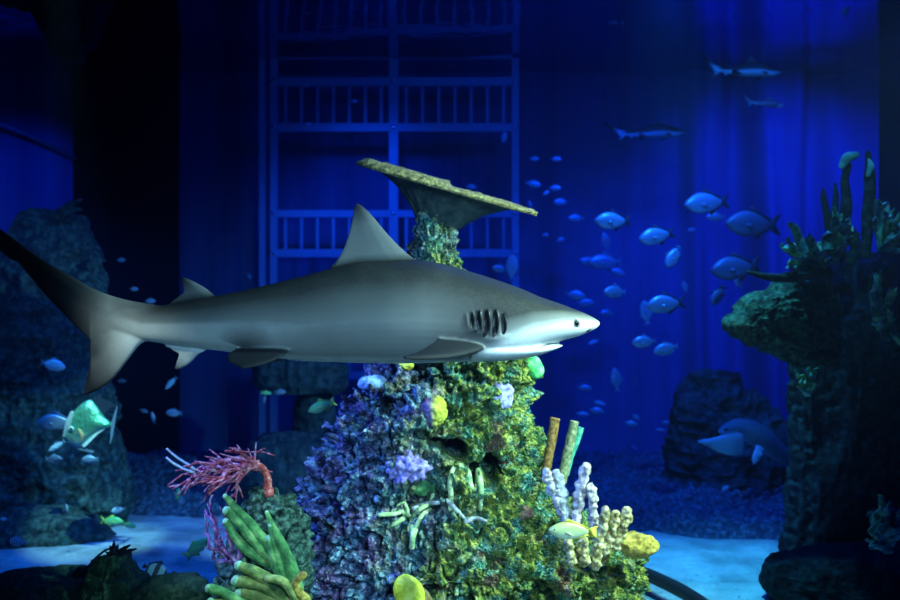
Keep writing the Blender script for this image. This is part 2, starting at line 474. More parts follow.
# steel lattice frame by the far wall
def lattice():
    Y = 8.55
    root = empty('steel_frame', (P(262,0,Y)[0],Y,0), 'tall blue lit steel frame with rails and balusters standing before the far wall', 'frame')
    inv = np.array(root.location)
    z1 = 3.85
    def bar(nm, x0,y0,x1,y1,dy,th,mat=M['steel']):
        a = P(x0,y1,Y); c = P(x1,y0,Y)
        b = MB(); b.box((a[0],Y+dy,max(a[2],0)),(c[0],Y+dy+th,min(c[2],z1)))
        b.V = [v-inv for v in b.V]
        o = b.build(nm, mat, root, smooth=False); return o
    for x0,x1,th in ((259,265,.07),(270,277,.07),(389,398,.09),(512,519,.07)):
        bar('post', x0,-400,x1,700,0,th)
    for x0,x1 in ((277,389),(398,512)):
        for y0,y1 in ((11,19),(77,85),(123,131),(210,217),(249,257),(330,337),(372,379)):
            bar('rail', x0,y0,x1,y1,.01,.05)
        for ya,yb in ((85,123),(217,249),(337,372)):
            n = 7
            for k in range(n):
                xc = x0+(x1-x0)*(k+.5)/n
                bar('baluster', xc-1.4,ya,xc+1.4,yb,.025,.02)
    for x in (273,393,515):
        for y in (81,127,213,253):
            p = P(x,y,Y); b = MB(); b.ellipsoid(p-inv+np.array([0,-.004,0]), (.022,.012,.022), 12, 8)
            b.build('bolt', M['bolt'], root)
lattice()

# ------------------------------------------------------------------ rocks
def reef_disp(V):
    lo = np.clip((.75-V[:,2])/.2, 0, 1)          # lower skirt carries a carpet of short polyps
    big = .075*fbm(V*3.2,3,21)+.05*ridged(V*5.5,2,31)
    cr = np.clip(1-np.abs(vnoise(V*9+.4*vnoise(V*23,3)[:,None],77))/.16,0,1)
    cr2 = np.clip(1-np.abs(vnoise(V*21+.5*vnoise(V*40,5)[:,None],78))/.22,0,1)
    mid = .022*ridged(V*13,2,41)+.022*fbm(V*24,2,51)-.045*cr-.022*cr2
    w = 1-np.clip(worley(V*26,61)/.65,0,1)
    w2 = 1-np.clip(worley(V*13,71)/.7,0,1)
    amp = np.clip((2.05-V[:,2])/.7,.28,1)
    return amp*(1.15*big+1.5*mid-.045)+.022*w+.03*w2*(1-lo)+.014*vnoise(V*48,9)+.010*vnoise(V*95,19)-.012
HOLES = [(454,452,10,9,.30),(491,470,8,15,.34),(474,475,5,9,.22),(437,444,7,5,.1),(393,409,13,11,.09),(350,404,9,6,.05),(432,382,13,6,.05),(470,376,10,7,.05),(372,470,12,8,.05),(352,548,11,9,.05),(515,440,5,9,.04),(330,440,12,8,.05),(420,435,10,6,.05)]
def reef_carve(V, N):
    px = 450+V[:,0]/V[:,1]*F; py = 300-(V[:,2]-CAMZ)/V[:,1]*F
    fr = N[:,1] < .1
    D = np.zeros(len(V))
    for x,y,a,b,d in HOLES:
        r = np.sqrt(((px-x)/a)**2+((py-y)/b)**2)*(1+.35*vnoise(V*16,int(x)))
        D = np.maximum(D, d*(1/(1+np.exp((r-1)*9)))*fr)
    V = V.copy(); V[:,1] += D
    return V
reef_rows = rows_px(4.1, [(200,430,442),(212,420,448),(228,414,453),(250,409,459),(275,406,466),(310,400,482),(345,390,515),(368,380,527),(400,345,527),(430,313,532),(460,300,541),(490,292,556),(515,288,582),(532,285,616),(548,283,638),(575,280,643),(610,276,640),(645,270,640)], .62)
reef = rock_stack('reef_rock', reef_rows, 780, 470, reef_disp, M['reef'], .55, reef_carve,
    'tall knobbly reef mound with light tinted in, blue and purple on one side, yellow green on the other', 'reef rock')

# a boulder beside the reef that carries the red gorgonian
knob = rock_stack('boulder', rows_px(3.78, [(490,258,276),(500,248,290),(520,240,300),(545,232,306),(580,222,312),(620,214,318),(668,206,322)], .75),
    260,180, lambda V: .03*fbm(V*5,3,5)+.03*ridged(V*11,2,8)+.016*(1-np.clip(worley(V*24,3),0,1))+.012*vnoise(V*45,4)-.03*np.clip(1-np.abs(vnoise(V*14,6))/.2,0,1), M['rock_knob'], .5,
    label='green turfed boulder under the red branching coral, at the foot of the reef', cat='boulder')

def lumpy(s1, s2, sd, a1=.12, a2=.06):
    return lambda V: a1*fbm(V*s1,4,sd)+a2*ridged(V*s2,3,sd+5)
left_rock = rock_stack('rock_outcrop', rows_px(6.3, [(212,22,50),(224,14,72),(250,6,86),(285,-4,90),(330,-30,92),(380,-50,98),(420,-60,108),(460,-70,116),(500,-80,122),(535,-90,112),(560,-100,60)], .6, .1),
    320,240, lumpy(2.2,5,13,.10,.07), M['rock_l'], .5, label='tall blue lit rock outcrop rising from the sand behind the shark tail', cat='rock')
rock_stack('rock_slab', rows_px(5.9, [(508,10,70),(520,-30,100),(535,-60,118),(548,-80,90),(556,-90,60)], .35), 200,60, lumpy(3,8,44,.04,.03), M['rock_l'], .5,
    label='low dark rock ledge at the foot of the tall outcrop, on the sand', cat='rock')
rock_stack('rock_block', rows_px(6.9, [(356,262,338),(366,255,348),(386,256,346),(392,262,338)], .5), 160,60, lumpy(3,7,23,.03,.03), M['rock_b'], .4,
    label='flat teal rock shelf seen below the shark belly, left of the reef', cat='rock')
rock_stack('rock_mound', rows_px(6.6, [(436,262,310),(446,248,340),(470,240,352),(500,236,356),(513,236,356)], .7), 180,90, lumpy(3,7,63,.04,.03), M['rock_b'], .4,
    label='rounded dim teal rock behind the red branching coral', cat='rock')
# the shelf is held by a slender stump behind the reef
rock_stack('rock_stump', rows_px(7.0, [(388,300,330),(420,296,336),(470,290,345),(502,280,352)], .8), 120,80, lumpy(3,7,83,.03,.03), M['rock_b'], .4,
    label='slim dark rock stump holding up the flat teal shelf', cat='rock')
rock_stack('rock_pile', rows_px(7.2, [(372,704,726),(385,694,742),(405,684,764),(430,680,780),(460,676,790),(496,668,800)], .6), 240,160, lumpy(2.6,6,93,.10,.08), M['rock_b'], .4,
    label='dark jagged rock pile behind the slate grey shark near the far wall', cat='rock')
# right hand formation
def trunk_disp(V):
    q = V*np.array([9,9,1.1])
    return .06*fbm(V*3,3,7)+.05*ridged(q,2,17)+.015*vnoise(V*30,4)
rock_stack('rock_pillar', rows_px(5.0, [(252,836,880),(268,822,900),(300,812,915),(350,806,925),(400,804,930),(450,806,935),(500,800,940),(545,796,945),(572,790,950)], .6, .15),
    320,260, trunk_disp, M['rock_r'], .5, label='black ribbed rock pillar at the edge of the tank carrying the leafy corals', cat='rock')
rock_stack('rock_ledge', rows_px(4.75, [(284,778,826),(292,762,834),(308,738,838),(325,728,838),(340,745,838),(352,775,836),(366,798,836)], .5), 240,120, lumpy(4,10,27,.04,.035), M['rock_ledge'], .5,
    label='rough green black rock ledge jutting out from the side of the black pillar', cat='rock')
rock_stack('rock_slab', rows_px(4.75, [(552,800,960),(560,775,985),(572,765,1000),(590,768,1010),(600,775,1010)], .45), 240,60, lumpy(3,8,37,.04,.03), M['black_rock'], .5,
    label='flat black rock base on the sand in front of the black pillar', cat='rock')
# foreground, out of focus
rock_stack('mossy_rock', rows_px(4.15, [(572,20,78),(577,-10,128),(588,-40,150),(610,-60,165),(638,-70,170)], .5), 200,60, lumpy(4,9,47,.025,.02), M['rock_f'], .5,
    label='long low mossy rock in the near corner beneath the dark ball sponge', cat='rock')
rock_stack('mossy_rock', rows_px(4.0, [(556,100,126),(566,92,136),(585,88,150),(620,80,160),(650,76,165)], .7), 180,80, lumpy(5,11,57,.03,.025), M['rock_f'], .5,
    label='small peaked mossy rock with a dark tuft on its top', cat='rock')
rock_stack('mossy_rock', rows_px(3.95, [(576,160,190),(583,140,205),(600,128,212),(655,120,216)], .6), 180,80, lumpy(5,11,67,.03,.025), M['rock_f'], .5,
    label='low dark mossy rock below the black banded fish', cat='rock')
# overhang near the surface
rock_stack('hanging_rock', rows_px(6.4, [(-20,-60,120),(5,15,105),(25,40,98),(45,55,92),(62,66,84)], .6), 200,100, lumpy(3,7,73,.08,.06), M['black_rock'], .4,
    label='black rock hanging down from the water surface above the shark tail', cat='rock')

# ------------------------------------------------------------------ placing things on a surface
DG = bpy.context.evaluated_depsgraph_get()
def bvh(o):
    me = o.data
    return BVHTree.FromPolygons([o.matrix_world @ v.co for v in me.vertices], [tuple(p.vertices) for p in me.polygons])
bpy.context.view_layer.update()
REEF = bvh(reef); KNOB = bvh(knob)
def hit(tree, px, py, back=0., default=4.0):
    d = Vector(((px-450)/F, 1, -(py-300)/F)); n = d.normalized()
    r = tree.ray_cast(Vector((0,0,CAMZ)), n)
    Y = r[0].y if r[0] else default
    return P(px, py, Y+back)

# ------------------------------------------------------------------ sharks
def fin_loft(L, T, thick, n=18, seg=14, tipth=.35):
    """L and T: leading and trailing edge points (3D) from root to tip; thickness across their common plane"""
    L = np.asarray(L,float); T = np.asarray(T,float)
    def res(A):
        s = np.concatenate([[0],np.cumsum(np.linalg.norm(np.diff(A,axis=0),axis=1))]); s /= s[-1]
        B,_ = spline(A, np.zeros(len(A)), 8); sb = np.concatenate([[0],np.cumsum(np.linalg.norm(np.diff(B,axis=0),axis=1))]); sb /= sb[-1]
        u = np.linspace(0,1,n); return np.stack([np.interp(u,sb,B[:,k]) for k in range(3)],1)
    A,B = res(L),res(T)
    return A,B
def add_fin(mb, L, T, thick, nrm=(0,1,0), n=22, tipth=.4):
    A,B = fin_loft(L,T,thick,n)
    nrm = np.asarray(nrm,float); nrm /= np.linalg.norm(nrm)
    u = np.array([0,.03,.12,.28,.5,.75,.93,1.]); h = np.array([.35,.6,.85,1,.85,.55,.38,.3])
    V = []
    for k in range(n):
        s = k/(n-1); th = thick*(1-(1-tipth)*s)
        for uu,hh in zip(u,h): V.append(A[k]*(1-uu)+B[k]*uu+nrm*th*hh/2)
        for uu,hh in zip(u[::-1],h[::-1]): V.append(A[k]*(1-uu)+B[k]*uu-nrm*th*hh/2)
    m = 16; Fc = []
    for k in range(n-1):
        for j in range(m): Fc.append((k*m+j,k*m+(j+1)%m,(k+1)*m+(j+1)%m,(k+1)*m+j))
    Fc.append(tuple(range(m-1,-1,-1))); Fc.append(tuple((n-1)*m+j for j in range(m)))
    mb.add(V,Fc)
def add_body(mb, prof, seg=44, n=120, expo=2.2, yof=lambda x:0):
    """prof rows: x, top, bottom, halfwidth (px, y down) in px units"""
    prof = np.array(sorted(prof),float); xs = np.linspace(0,1,n)
    xs = prof[0,0]+(prof[-1,0]-prof[0,0])*(xs+.04*np.sin(2*np.pi*xs)*-1)
    from_np = [np.interp(xs,prof[:,0],prof[:,k]) for k in (1,2,3)]
    k = np.array([1,2,3,2,1])/9.
    tp,bt,w = [np.concatenate([r[:3],np.convolve(r,k,'valid')[1:-1],r[-3:]]) for r in from_np]
    V = []
    for x,t,b,ww in zip(xs,tp,bt,w):
        c = (t+b)/2; h = (b-t)/2
        for j in range(seg):
            a = 2*math.pi*j/seg; ca,sa = math.cos(a),math.sin(a)
            V.append((x, ww*np.sign(ca)*abs(ca)**(2/expo)+yof(x), c+h*np.sign(sa)*abs(sa)**(2/expo)))
    Fc = []
    for i in range(n-1):
        for j in range(seg): Fc.append((i*seg+j,i*seg+(j+1)%seg,(i+1)*seg+(j+1)%seg,(i+1)*seg+j))
    Fc.append(tuple(range(seg-1,-1,-1))); Fc.append(tuple((n-1)*seg+j for j in range(seg)))
    mb.add(V,Fc)

SHARK_PROF = [(104,305,330,4),(120,305,335,6),(140,308,341,9.5),(170,304,345,15),(210,297,350,22),(250,289,354.5,31),(300,277,361,41),(330,268.5,362,46),(360,262.5,363,50),(395,261,363.5,53),(424,260,363,53),(450,265.5,362,52),(480,274.5,361,49),(500,281,359.5,46),(520,288,356,41),(540,297,347,36),(560,303.5,341,29),(578,310.5,336.5,21),(590,315.5,331.5,13),(596,319,328.5,7),(599.5,321.5,325,2)]
JAW_PROF = [(470,335,362,40),(500,338,361,38),(520,340,358.8,34),(540,342,355,27),(552,343.5,350.5,19),(559,344,347.5,11),(563,344.6,346,3)]
def build_shark(voxel, to_world, tail_bend=0., eyes=True):
    """px-space shark (x right, y depth in px, z down) -> one continuous skin"""
    mb = MB()
    add_body(mb, SHARK_PROF); add_body(mb, JAW_PROF, 32, 40, 2.0)
    mid = lambda pts: [(x,0,z) for x,z in pts]
    # first dorsal
    add_fin(mb, mid([(430,272),(418,262),(402,249),(385,231),(370,213),(360,204.5),(357,203)]), mid([(322,284),(334,265),(343,250),(349,233),(352.5,217),(354,207),(355.5,203.5)]), 15)
    add_fin(mb, mid([(345,272),(338,268),(331,266)]), mid([(345,264),(338,263),(331,264.5)]), 6)
    # second dorsal
    add_fin(mb, mid([(218,300),(206,289),(192,281),(182,277),(179,276.5)]), mid([(188,305),(184,297),(182,290),(179.5,281),(178.5,277)]), 9)
    add_fin(mb, mid([(200,306),(186,306),(168.5,304.5)]), mid([(200,285),(187,289),(169,302)]), 6)
    # anal
    add_fin(mb, mid([(214,345),(200,352),(188,364),(177,370),(173,370.5)]), mid([(180,345),(178,352),(176,358),(174,365),(172.5,369)]), 8)
    add_fin(mb, mid([(204,338),(184,338),(163,345)]), mid([(204,352),(184,356),(164,348)]), 5)
    # tail: upper and lower lobe
    add_fin(mb, mid([(160,306),(120,299),(90,289),(64,275),(30,256),(0,235),(-24,219)]), mid([(138,338),(112,340),(92,344),(84,340),(40,298),(8,262),(-26,226)]), 11, tipth=.35)
    add_fin(mb, mid([(4,245),(-6,245),(-20,236)]), mid([(8,261),(0,259),(-18,246)]), 5)
    add_fin(mb, mid([(150,340),(138,344),(128,356),(110,379),(94,391),(78,397.5)]), mid([(100,322),(88,340),(84,347),(85,357),(82,376),(77.5,396)]), 11, tipth=.35)
    # pectorals (near one sweeps back and towards the glass)
    for sgn in (-1,1):
        if sgn < 0:
            L = [(486,-36,343),(478,-50,347),(455,-78,351),(430,-104,351.5),(412,-124,350)]
            T = [(440,-44,337),(436,-60,339),(428,-84,343.5),(418,-106,347.5),(409,-123,349.5)]
        else:
            L = [(486,36,343),(478,52,352),(455,80,362),(430,108,370),(412,128,374)]
            T = [(430,44,340),(436,60,346),(434,82,356),(420,108,366),(409,127,373)]
        add_fin(mb, L, T, 9, (0,-.25*sgn*-1,1), 26, .5)
        # pelvics
        if sgn < 0:
            L = [(298,-28,346),(289,-38,354),(274,-47,361),(256,-52,365)]; T = [(242,-18,347),(236,-34,352),(238,-44,358),(252,-52,364.5)]
        else:
            L = [(298,22,353),(290,34,358),(274,50,364),(256,58,366)]; T = [(240,18,351),(238,28,358),(238,42,362),(250,58,366)]
        add_fin(mb, L, T, 7, (0,1,.5*-sgn), 18, .6)
    V = mb.verts()
    if tail_bend:
        t = np.clip((330-V[:,0])/350,0,1.2); V[:,1] += tail_bend*t*t
    mb.V = [V]
    W = to_world(V); mb.V = [W]
    me = mb.mesh('shark_raw'); o = link('shark_raw', me)
    r = o.modifiers.new('r','REMESH'); r.mode = 'VOXEL'; r.voxel_size = voxel; r.adaptivity = 0
    s = o.modifiers.new('s','SMOOTH'); s.factor = .5; s.iterations = 5
    bpy.context.view_layer.update()
    dg = bpy.context.evaluated_depsgraph_get()
    out = bpy.data.meshes.new_from_object(o.evaluated_get(dg)); bpy.data.objects.remove(o)
    return out
SC = 3.2/F   # metres per px for the big shark
def sk_world(V):
    return np.stack([(V[:,0]-450)*SC, 3.2+V[:,1]*SC, CAMZ-(V[:,2]-300)*SC],1)
def pigment_and_sheen(me, to_px, tips=None, tipw=1.0, sharp=False):
    n = len(me.vertices); co = np.empty(n*3,np.float32); me.vertices.foreach_get('co',co); co = co.reshape(-1,3)
    q = to_px(co.astype(float)); x,y,z = q[:,0],q[:,1],q[:,2]
    B = np.interp(x,[60,140,200,300,400,450,475,500,530,560,585,600],[350,342,352,361,364,360,350,332,321,318,319,321])
    Wd = np.interp(x,[100,300,430,480,520,600],[30,40,40,38,24,12])
    pg = np.clip(.5+(z-B)/Wd,0,1)
    top0 = np.interp(x,[r[0] for r in SHARK_PROF],[r[1] for r in SHARK_PROF]); bot0 = np.interp(x,[r[0] for r in SHARK_PROF],[r[2] for r in SHARK_PROF])
    fr = (z-top0)/(bot0-top0)
    trunk = np.interp(fr,[0,.2,.42,.58,.72,.90,.97,1],[0,.04,.26,.46,.40,.38,.70,.95])  # countershading plus a painted sheen band and lower-flank shadow
    rear = np.interp(fr,[0,.18,.36,.52,.72,.9,1],[0,.06,.32,.60,.62,.60,.9])  # tail countershading with its lit midband painted in
    kt = np.clip((x-220)/110,0,1); kh = np.clip((x-425)/60,0,1)
    pg = (trunk*kt+rear*(1-kt))*(1-kh)+pg*kh
    if sharp: pg = np.clip((fr-.52)/.16,0,1)*.62
    # fins keep the colour of the back
    top = np.interp(x,[r[0] for r in SHARK_PROF],[r[1] for r in SHARK_PROF]); bot = np.interp(x,[r[0] for r in SHARK_PROF],[r[2] for r in SHARK_PROF])
    hw = np.interp(x,[r[0] for r in SHARK_PROF],[r[3] for r in SHARK_PROF])
    up = np.clip((top-z)/8,0,1)*(x>150)
    pg = pg*(1-up)+(.05 if sharp else .36)*up
    val = (np.abs(y)/hw)**2.2+(np.abs(z-(top+bot)/2)/((bot-top)/2))**2.2
    side = np.clip((val-1.04)/.16,0,1)*(x>225)*(x<492)*(z>(top+bot)/2)*((np.abs(y)>hw*.88)|(x<310))
    pg = pg*(1-side)+.12*side
    an = np.clip((z-bot)/6,0,1)*(x>150)*(x<215); pg = pg*(1-an)+.6*an
    tail = np.clip((158-x)/52,0,1); 
    # tail blade: greyer towards the upper front edge
    tb = np.clip(.52-(112-x)/260.,.05,.6); pg = pg*(1-tail)+tb*tail
    tp = np.zeros(n)
    def spot(px,pz,r,k=1): 
        d = np.sqrt((x-px)**2+(z-pz)**2); return k*np.clip(1.2-d/r,0,1)
    for a in ((356,204,20,.8),(178,277,15,1),(172,371,15,1),(79,397,62,1),(86,352,26,.8),(250,354,30,.9)):
        tp = np.maximum(tp, spot(*a)*((np.abs(y) > 20) if a[0]==250 else (np.abs(y)<30)))
    tp = np.maximum(tp, np.clip((95-x)/60,0,1)*np.clip((x<120),0,1)*.9)
    # dark trailing band of the upper tail lobe
    ex = np.array([-26,8,40,84]); ez = np.array([226,262,298,342]); dz = np.interp(x,ex,ez)-z
    tp = np.maximum(tp, np.clip(1-dz/40,0,1)*(x<86))
    tp = np.maximum(tp, side*.93)
    tp *= tipw
    for nm,a in (('pigment_and_sheen',pg),('tip',np.clip(tp,0,1))):
        at = me.attributes.new(nm,'FLOAT','POINT'); at.data.foreach_set('value', a.astype(np.float32))
    return co, q
me = build_shark(.0045, sk_world, 26)
def sk_px(c): return np.stack([c[:,0]/SC+450,(c[:,1]-3.2)/SC,300-(c[:,2]-CAMZ)/SC],1)
SLITS = [(470.5,319.5,8,2.0,2),(476.5,320,10.5,2.4,3),(484,322,13.5,2.9,3),(492.5,322,13.5,2.9,2),(500.5,322,11,2.5,-1)]
co,q = pigment_and_sheen(me, sk_px)
d = np.zeros(len(q))
for sx,sz,hh,ww,sl in SLITS:
    u = (q[:,0]-(sx-(q[:,2]-sz)/hh*sl*-.5)); v = (q[:,2]-sz)/hh
    g = np.clip(1-np.abs(v)**3,0,1)
    d += g*(.0055*np.exp(-((u+4.2)/1.7)**2)-.012*np.exp(-(u/1.7)**2))
    d += .004*np.exp(-((u-1.0)/6)**2)*np.exp(-((v-1.15)/.25)**2)
co[:,1] -= d*(q[:,1] < -8)
co[:,1] += d*(q[:,1] > 8)
origin = np.array(sk_world(np.array([[390,0,320]]))[0])
me.vertices.foreach_set('co',(co-origin).ravel().astype(np.float32)); me.update()
shark = link('shark', me, M['shark']); shark.location = origin.tolist()
tag(shark, 'large grey shark with pale belly swimming across in front of the reef', 'shark')
bpy.context.view_layer.update()
SH = bvh(shark)
def on_shark(px, py, side=-1):
    """surface point of the flank at that outline position"""
    w = sk_world(np.array([[px,0,py]]))[0]
    r = SH.ray_cast(Vector((w[0], 3.2+side*1.2, w[2])), Vector((0,-side,0)))
    return np.array(r[0]) if r[0] else w
for side in (-1,1):
    for sx,sz,hh,ww,sl in SLITS:
        b = MB(); n = 14; V = []; k = 5
        for i in range(n):
            v = -1+2*i/(n-1); half = ww*math.sqrt(max(0,1-abs(v)**2.2))+.12
            cxx = sx+v*sl*.5*-1+ (1-v*v)*1.0
            for j in range(k):
                t = -1+2*j/(k-1)
                p = on_shark(cxx+half*t, sz+v*hh, side)+np.array([0,side*(.0022),0])
                V.append(p)
        A = np.array(V); A2 = A-np.array([0,side*.006,0])
        Fc = []
        for i in range(n-1):
            for j in range(k-1):
                a = i*k+j; Fc.append((a,a+1,a+k+1,a+k)); Fc.append((n*k+a+k,n*k+a+k+1,n*k+a+1,n*k+a))
        ring = [j for j in range(k)]+[i*k+k-1 for i in range(1,n)]+[(n-1)*k+j for j in range(k-2,-1,-1)]+[i*k for i in range(n-2,0,-1)]
        for i in range(len(ring)):
            a,c = ring[i],ring[(i+1)%len(ring)]; Fc.append((c,a,n*k+a,n*k+c))
        b.add(np.concatenate([A,A2])-origin, Fc)
        o = b.build('gill_slit', M['black'], shark); tag(o,'dark gill slit')
    e = on_shark(573,322.3,side)
    b = MB(); b.ellipsoid(e-origin+np.array([0,-side*.006,0]), (.0185,.0085,.0165), 20, 14); rim = b.build('eye_rim', M['socket'], shark)
    b = MB(); b.ellipsoid(e-origin+np.array([0,-side*.0045,0]), (.0158,.0108,.0155), 20, 14); ey = b.build('eye', M['iris'], shark)
    b = MB(); b.ellipsoid(e-origin+np.array([.001,side*.0015,.0]), (.0085,.0068,.0105), 16, 12); pu = b.build('pupil', M['pupil'], ey); tag(pu,'black pupil')
    e = on_shark(586.5,330,side)
    b = MB(); b.tube([e-origin+np.array([-.006,side*.0005,-.004]), e-origin+np.array([0,side*.0015,0]), e-origin+np.array([.007,side*.0005,.004])],[.003,.0042,.0035],10,round_start=True)
    b.build('nostril', M['black'], shark)
    b = MB(); pts = [on_shark(x,y,side)-origin+np.array([0,side*.0005,0]) for x,y in ((534,346.5),(541,344.6),(549,343.2),(556,342.6))]
    b.tube(pts,[.0012,.0022,.0025,.002],8,round_start=True); b.build('mouth', M['black'], shark)

# smaller reef sharks, each its own pose
def small_shark(name, px0, px1, py, Y, mat, label, bend, voxel, pitch=0, flip=False, tipw=1.3, nose_y=None):
    """spans px0..px1 in the picture"""
    s = (px1-px0)/F*Y/622.
    def tw(V): return np.stack([(V[:,0]-290)*s, V[:,1]*s, -(V[:,2]-318)*s],1)
    m = build_shark(voxel*s/SC, tw, bend)
    def tp(c): return np.stack([c[:,0]/s+290, c[:,1]/s, 318-c[:,2]/s],1)
    pigment_and_sheen(m, tp, tipw=tipw, sharp=mat is M['blacktip'])
    o = link(name, m, mat); o.location = P((px0+px1)/2, py, Y).tolist()
    o.rotation_euler = (0, math.radians(pitch), math.radians(180 if flip else 0))
    tag(o, label, 'shark')
    T = BVHTree.FromPolygons([v.co for v in m.vertices],[tuple(p.vertices) for p in m.polygons])
    for side in (-1,1):
        r = T.ray_cast(Vector(((573-290)*s, side*2, -(322-318)*s)), Vector((0,-side,0)))
        if r[0]:
            b = MB(); b.ellipsoid(np.array(r[0]), (4*s,3*s,4*s), 10, 8); b.build('eye', M['pupil'], o)
    return o
small_shark('reef_shark', 697, 783, 70, 7.2, M['blacktip'], 'dark backed blacktip shark with pale flank, higher of the two cruising near the surface', -60, .012, 2)
small_shark('reef_shark', 604, 686, 132, 7.9, M['blacktip'], 'dim blacktip shark gliding below the surface above the silver fish shoal', 40, .012, -1)
small_shark('reef_shark', 741, 785, 103, 7.4, M['nurse'], 'tiny pale shark with a raised back fin, just under the blacktip shark', -30, .012, 6)

# slate grey shark resting among the far rocks (long low body, blunt head)
def nurse():
    Y = 6.4; mb = MB(); s = Y/F
    spine = [(722,431),(735,427),(750,431),(765,441),(780,453),(795,463),(812,470),(832,474)]
    rad = [4,8,11.5,12,9.5,6.5,4,2]
    b = MB(); pts = np.array([P(x,y,Y+i*.05) for i,(x,y) in enumerate(spine)])
    mb.tube(pts, np.array(rad)*s, 28, .9, (0,1,0), sub=6, round_start=True)
    def fin(Lp,Tp,nrm=(0,1,0),dy=0,th=2.5): 
        add_fin(mb,[P(x,y,Y+q) for x,y,q in Lp],[P(x,y,Y+q) for x,y,q in Tp],th*s,nrm,14,.6)
    fin([(744,434,-.03),(733,432,-.14),(715,437,-.20),(697,440.5,-.24)],[(742,456,-.03),(735,456,-.12),(722,454,-.18),(699,443,-.24)],(0,1,.3),th=5.5)
    fin([(757,430,.12),(764,422,.12),(772,421,.12)],[(770,442,.15),(774,432,.14),(773,423,.12)])
    fin([(756,444,.0),(752,456,-.05),(752,465,-.06)],[(766,448,.02),(762,458,-.02),(755,466,-.05)])
    fin([(786,452,.2),(790,446,.2),(795,446,.2)],[(795,460,.2),(797,453,.2),(796,448,.2)])
    fin([(815,468,.3),(828,464,.33),(845,462,.35)],[(815,474,.3),(828,480,.33),(842,478,.35)])
    o_ = pts[2]; mb.V = [mb.verts()-o_]
    me = mb.mesh('n'); o = link('n', me)
    r = o.modifiers.new('r','REMESH'); r.mode='VOXEL'; r.voxel_size=.009
    sm = o.modifiers.new('s','SMOOTH'); sm.iterations = 4
    bpy.context.view_layer.update()
    out = bpy.data.meshes.new_from_object(o.evaluated_get(bpy.context.evaluated_depsgraph_get())); bpy.data.objects.remove(o)
    n = len(out.vertices); co = np.empty(n*3,np.float32); out.vertices.foreach_get('co',co); co = co.reshape(-1,3)
    wx = 450+(co[:,0]+o_[0])/(Y)*F; wz = 300-(co[:,2]+o_[2]-CAMZ)/Y*F
    cz = np.interp(wx,[p[0] for p in spine],[p[1] for p in spine])
    pg = np.clip(.4+(wz-cz)/30,0,1); pg[(co[:,1]<-.075)&(wx<738)&(wz>431)] = 1.
    for nm,a in (('pigment_and_sheen',pg),('tip',pg*0)):
        at = out.attributes.new(nm,'FLOAT','POINT'); at.data.foreach_set('value',a.astype(np.float32))
    o = link('nurse_shark', out, M['nurse']); o.location = o_.tolist()
    tag(o, 'slate grey shark with one pale side fin, sloping down before the dark rock pile', 'shark')
    b = MB(); b.ellipsoid(P(724,429,Y)-o_+np.array([0,-.045,0]), (.012,.01,.012), 10, 8); b.build('eye', M['pupil'], o)
nurse()

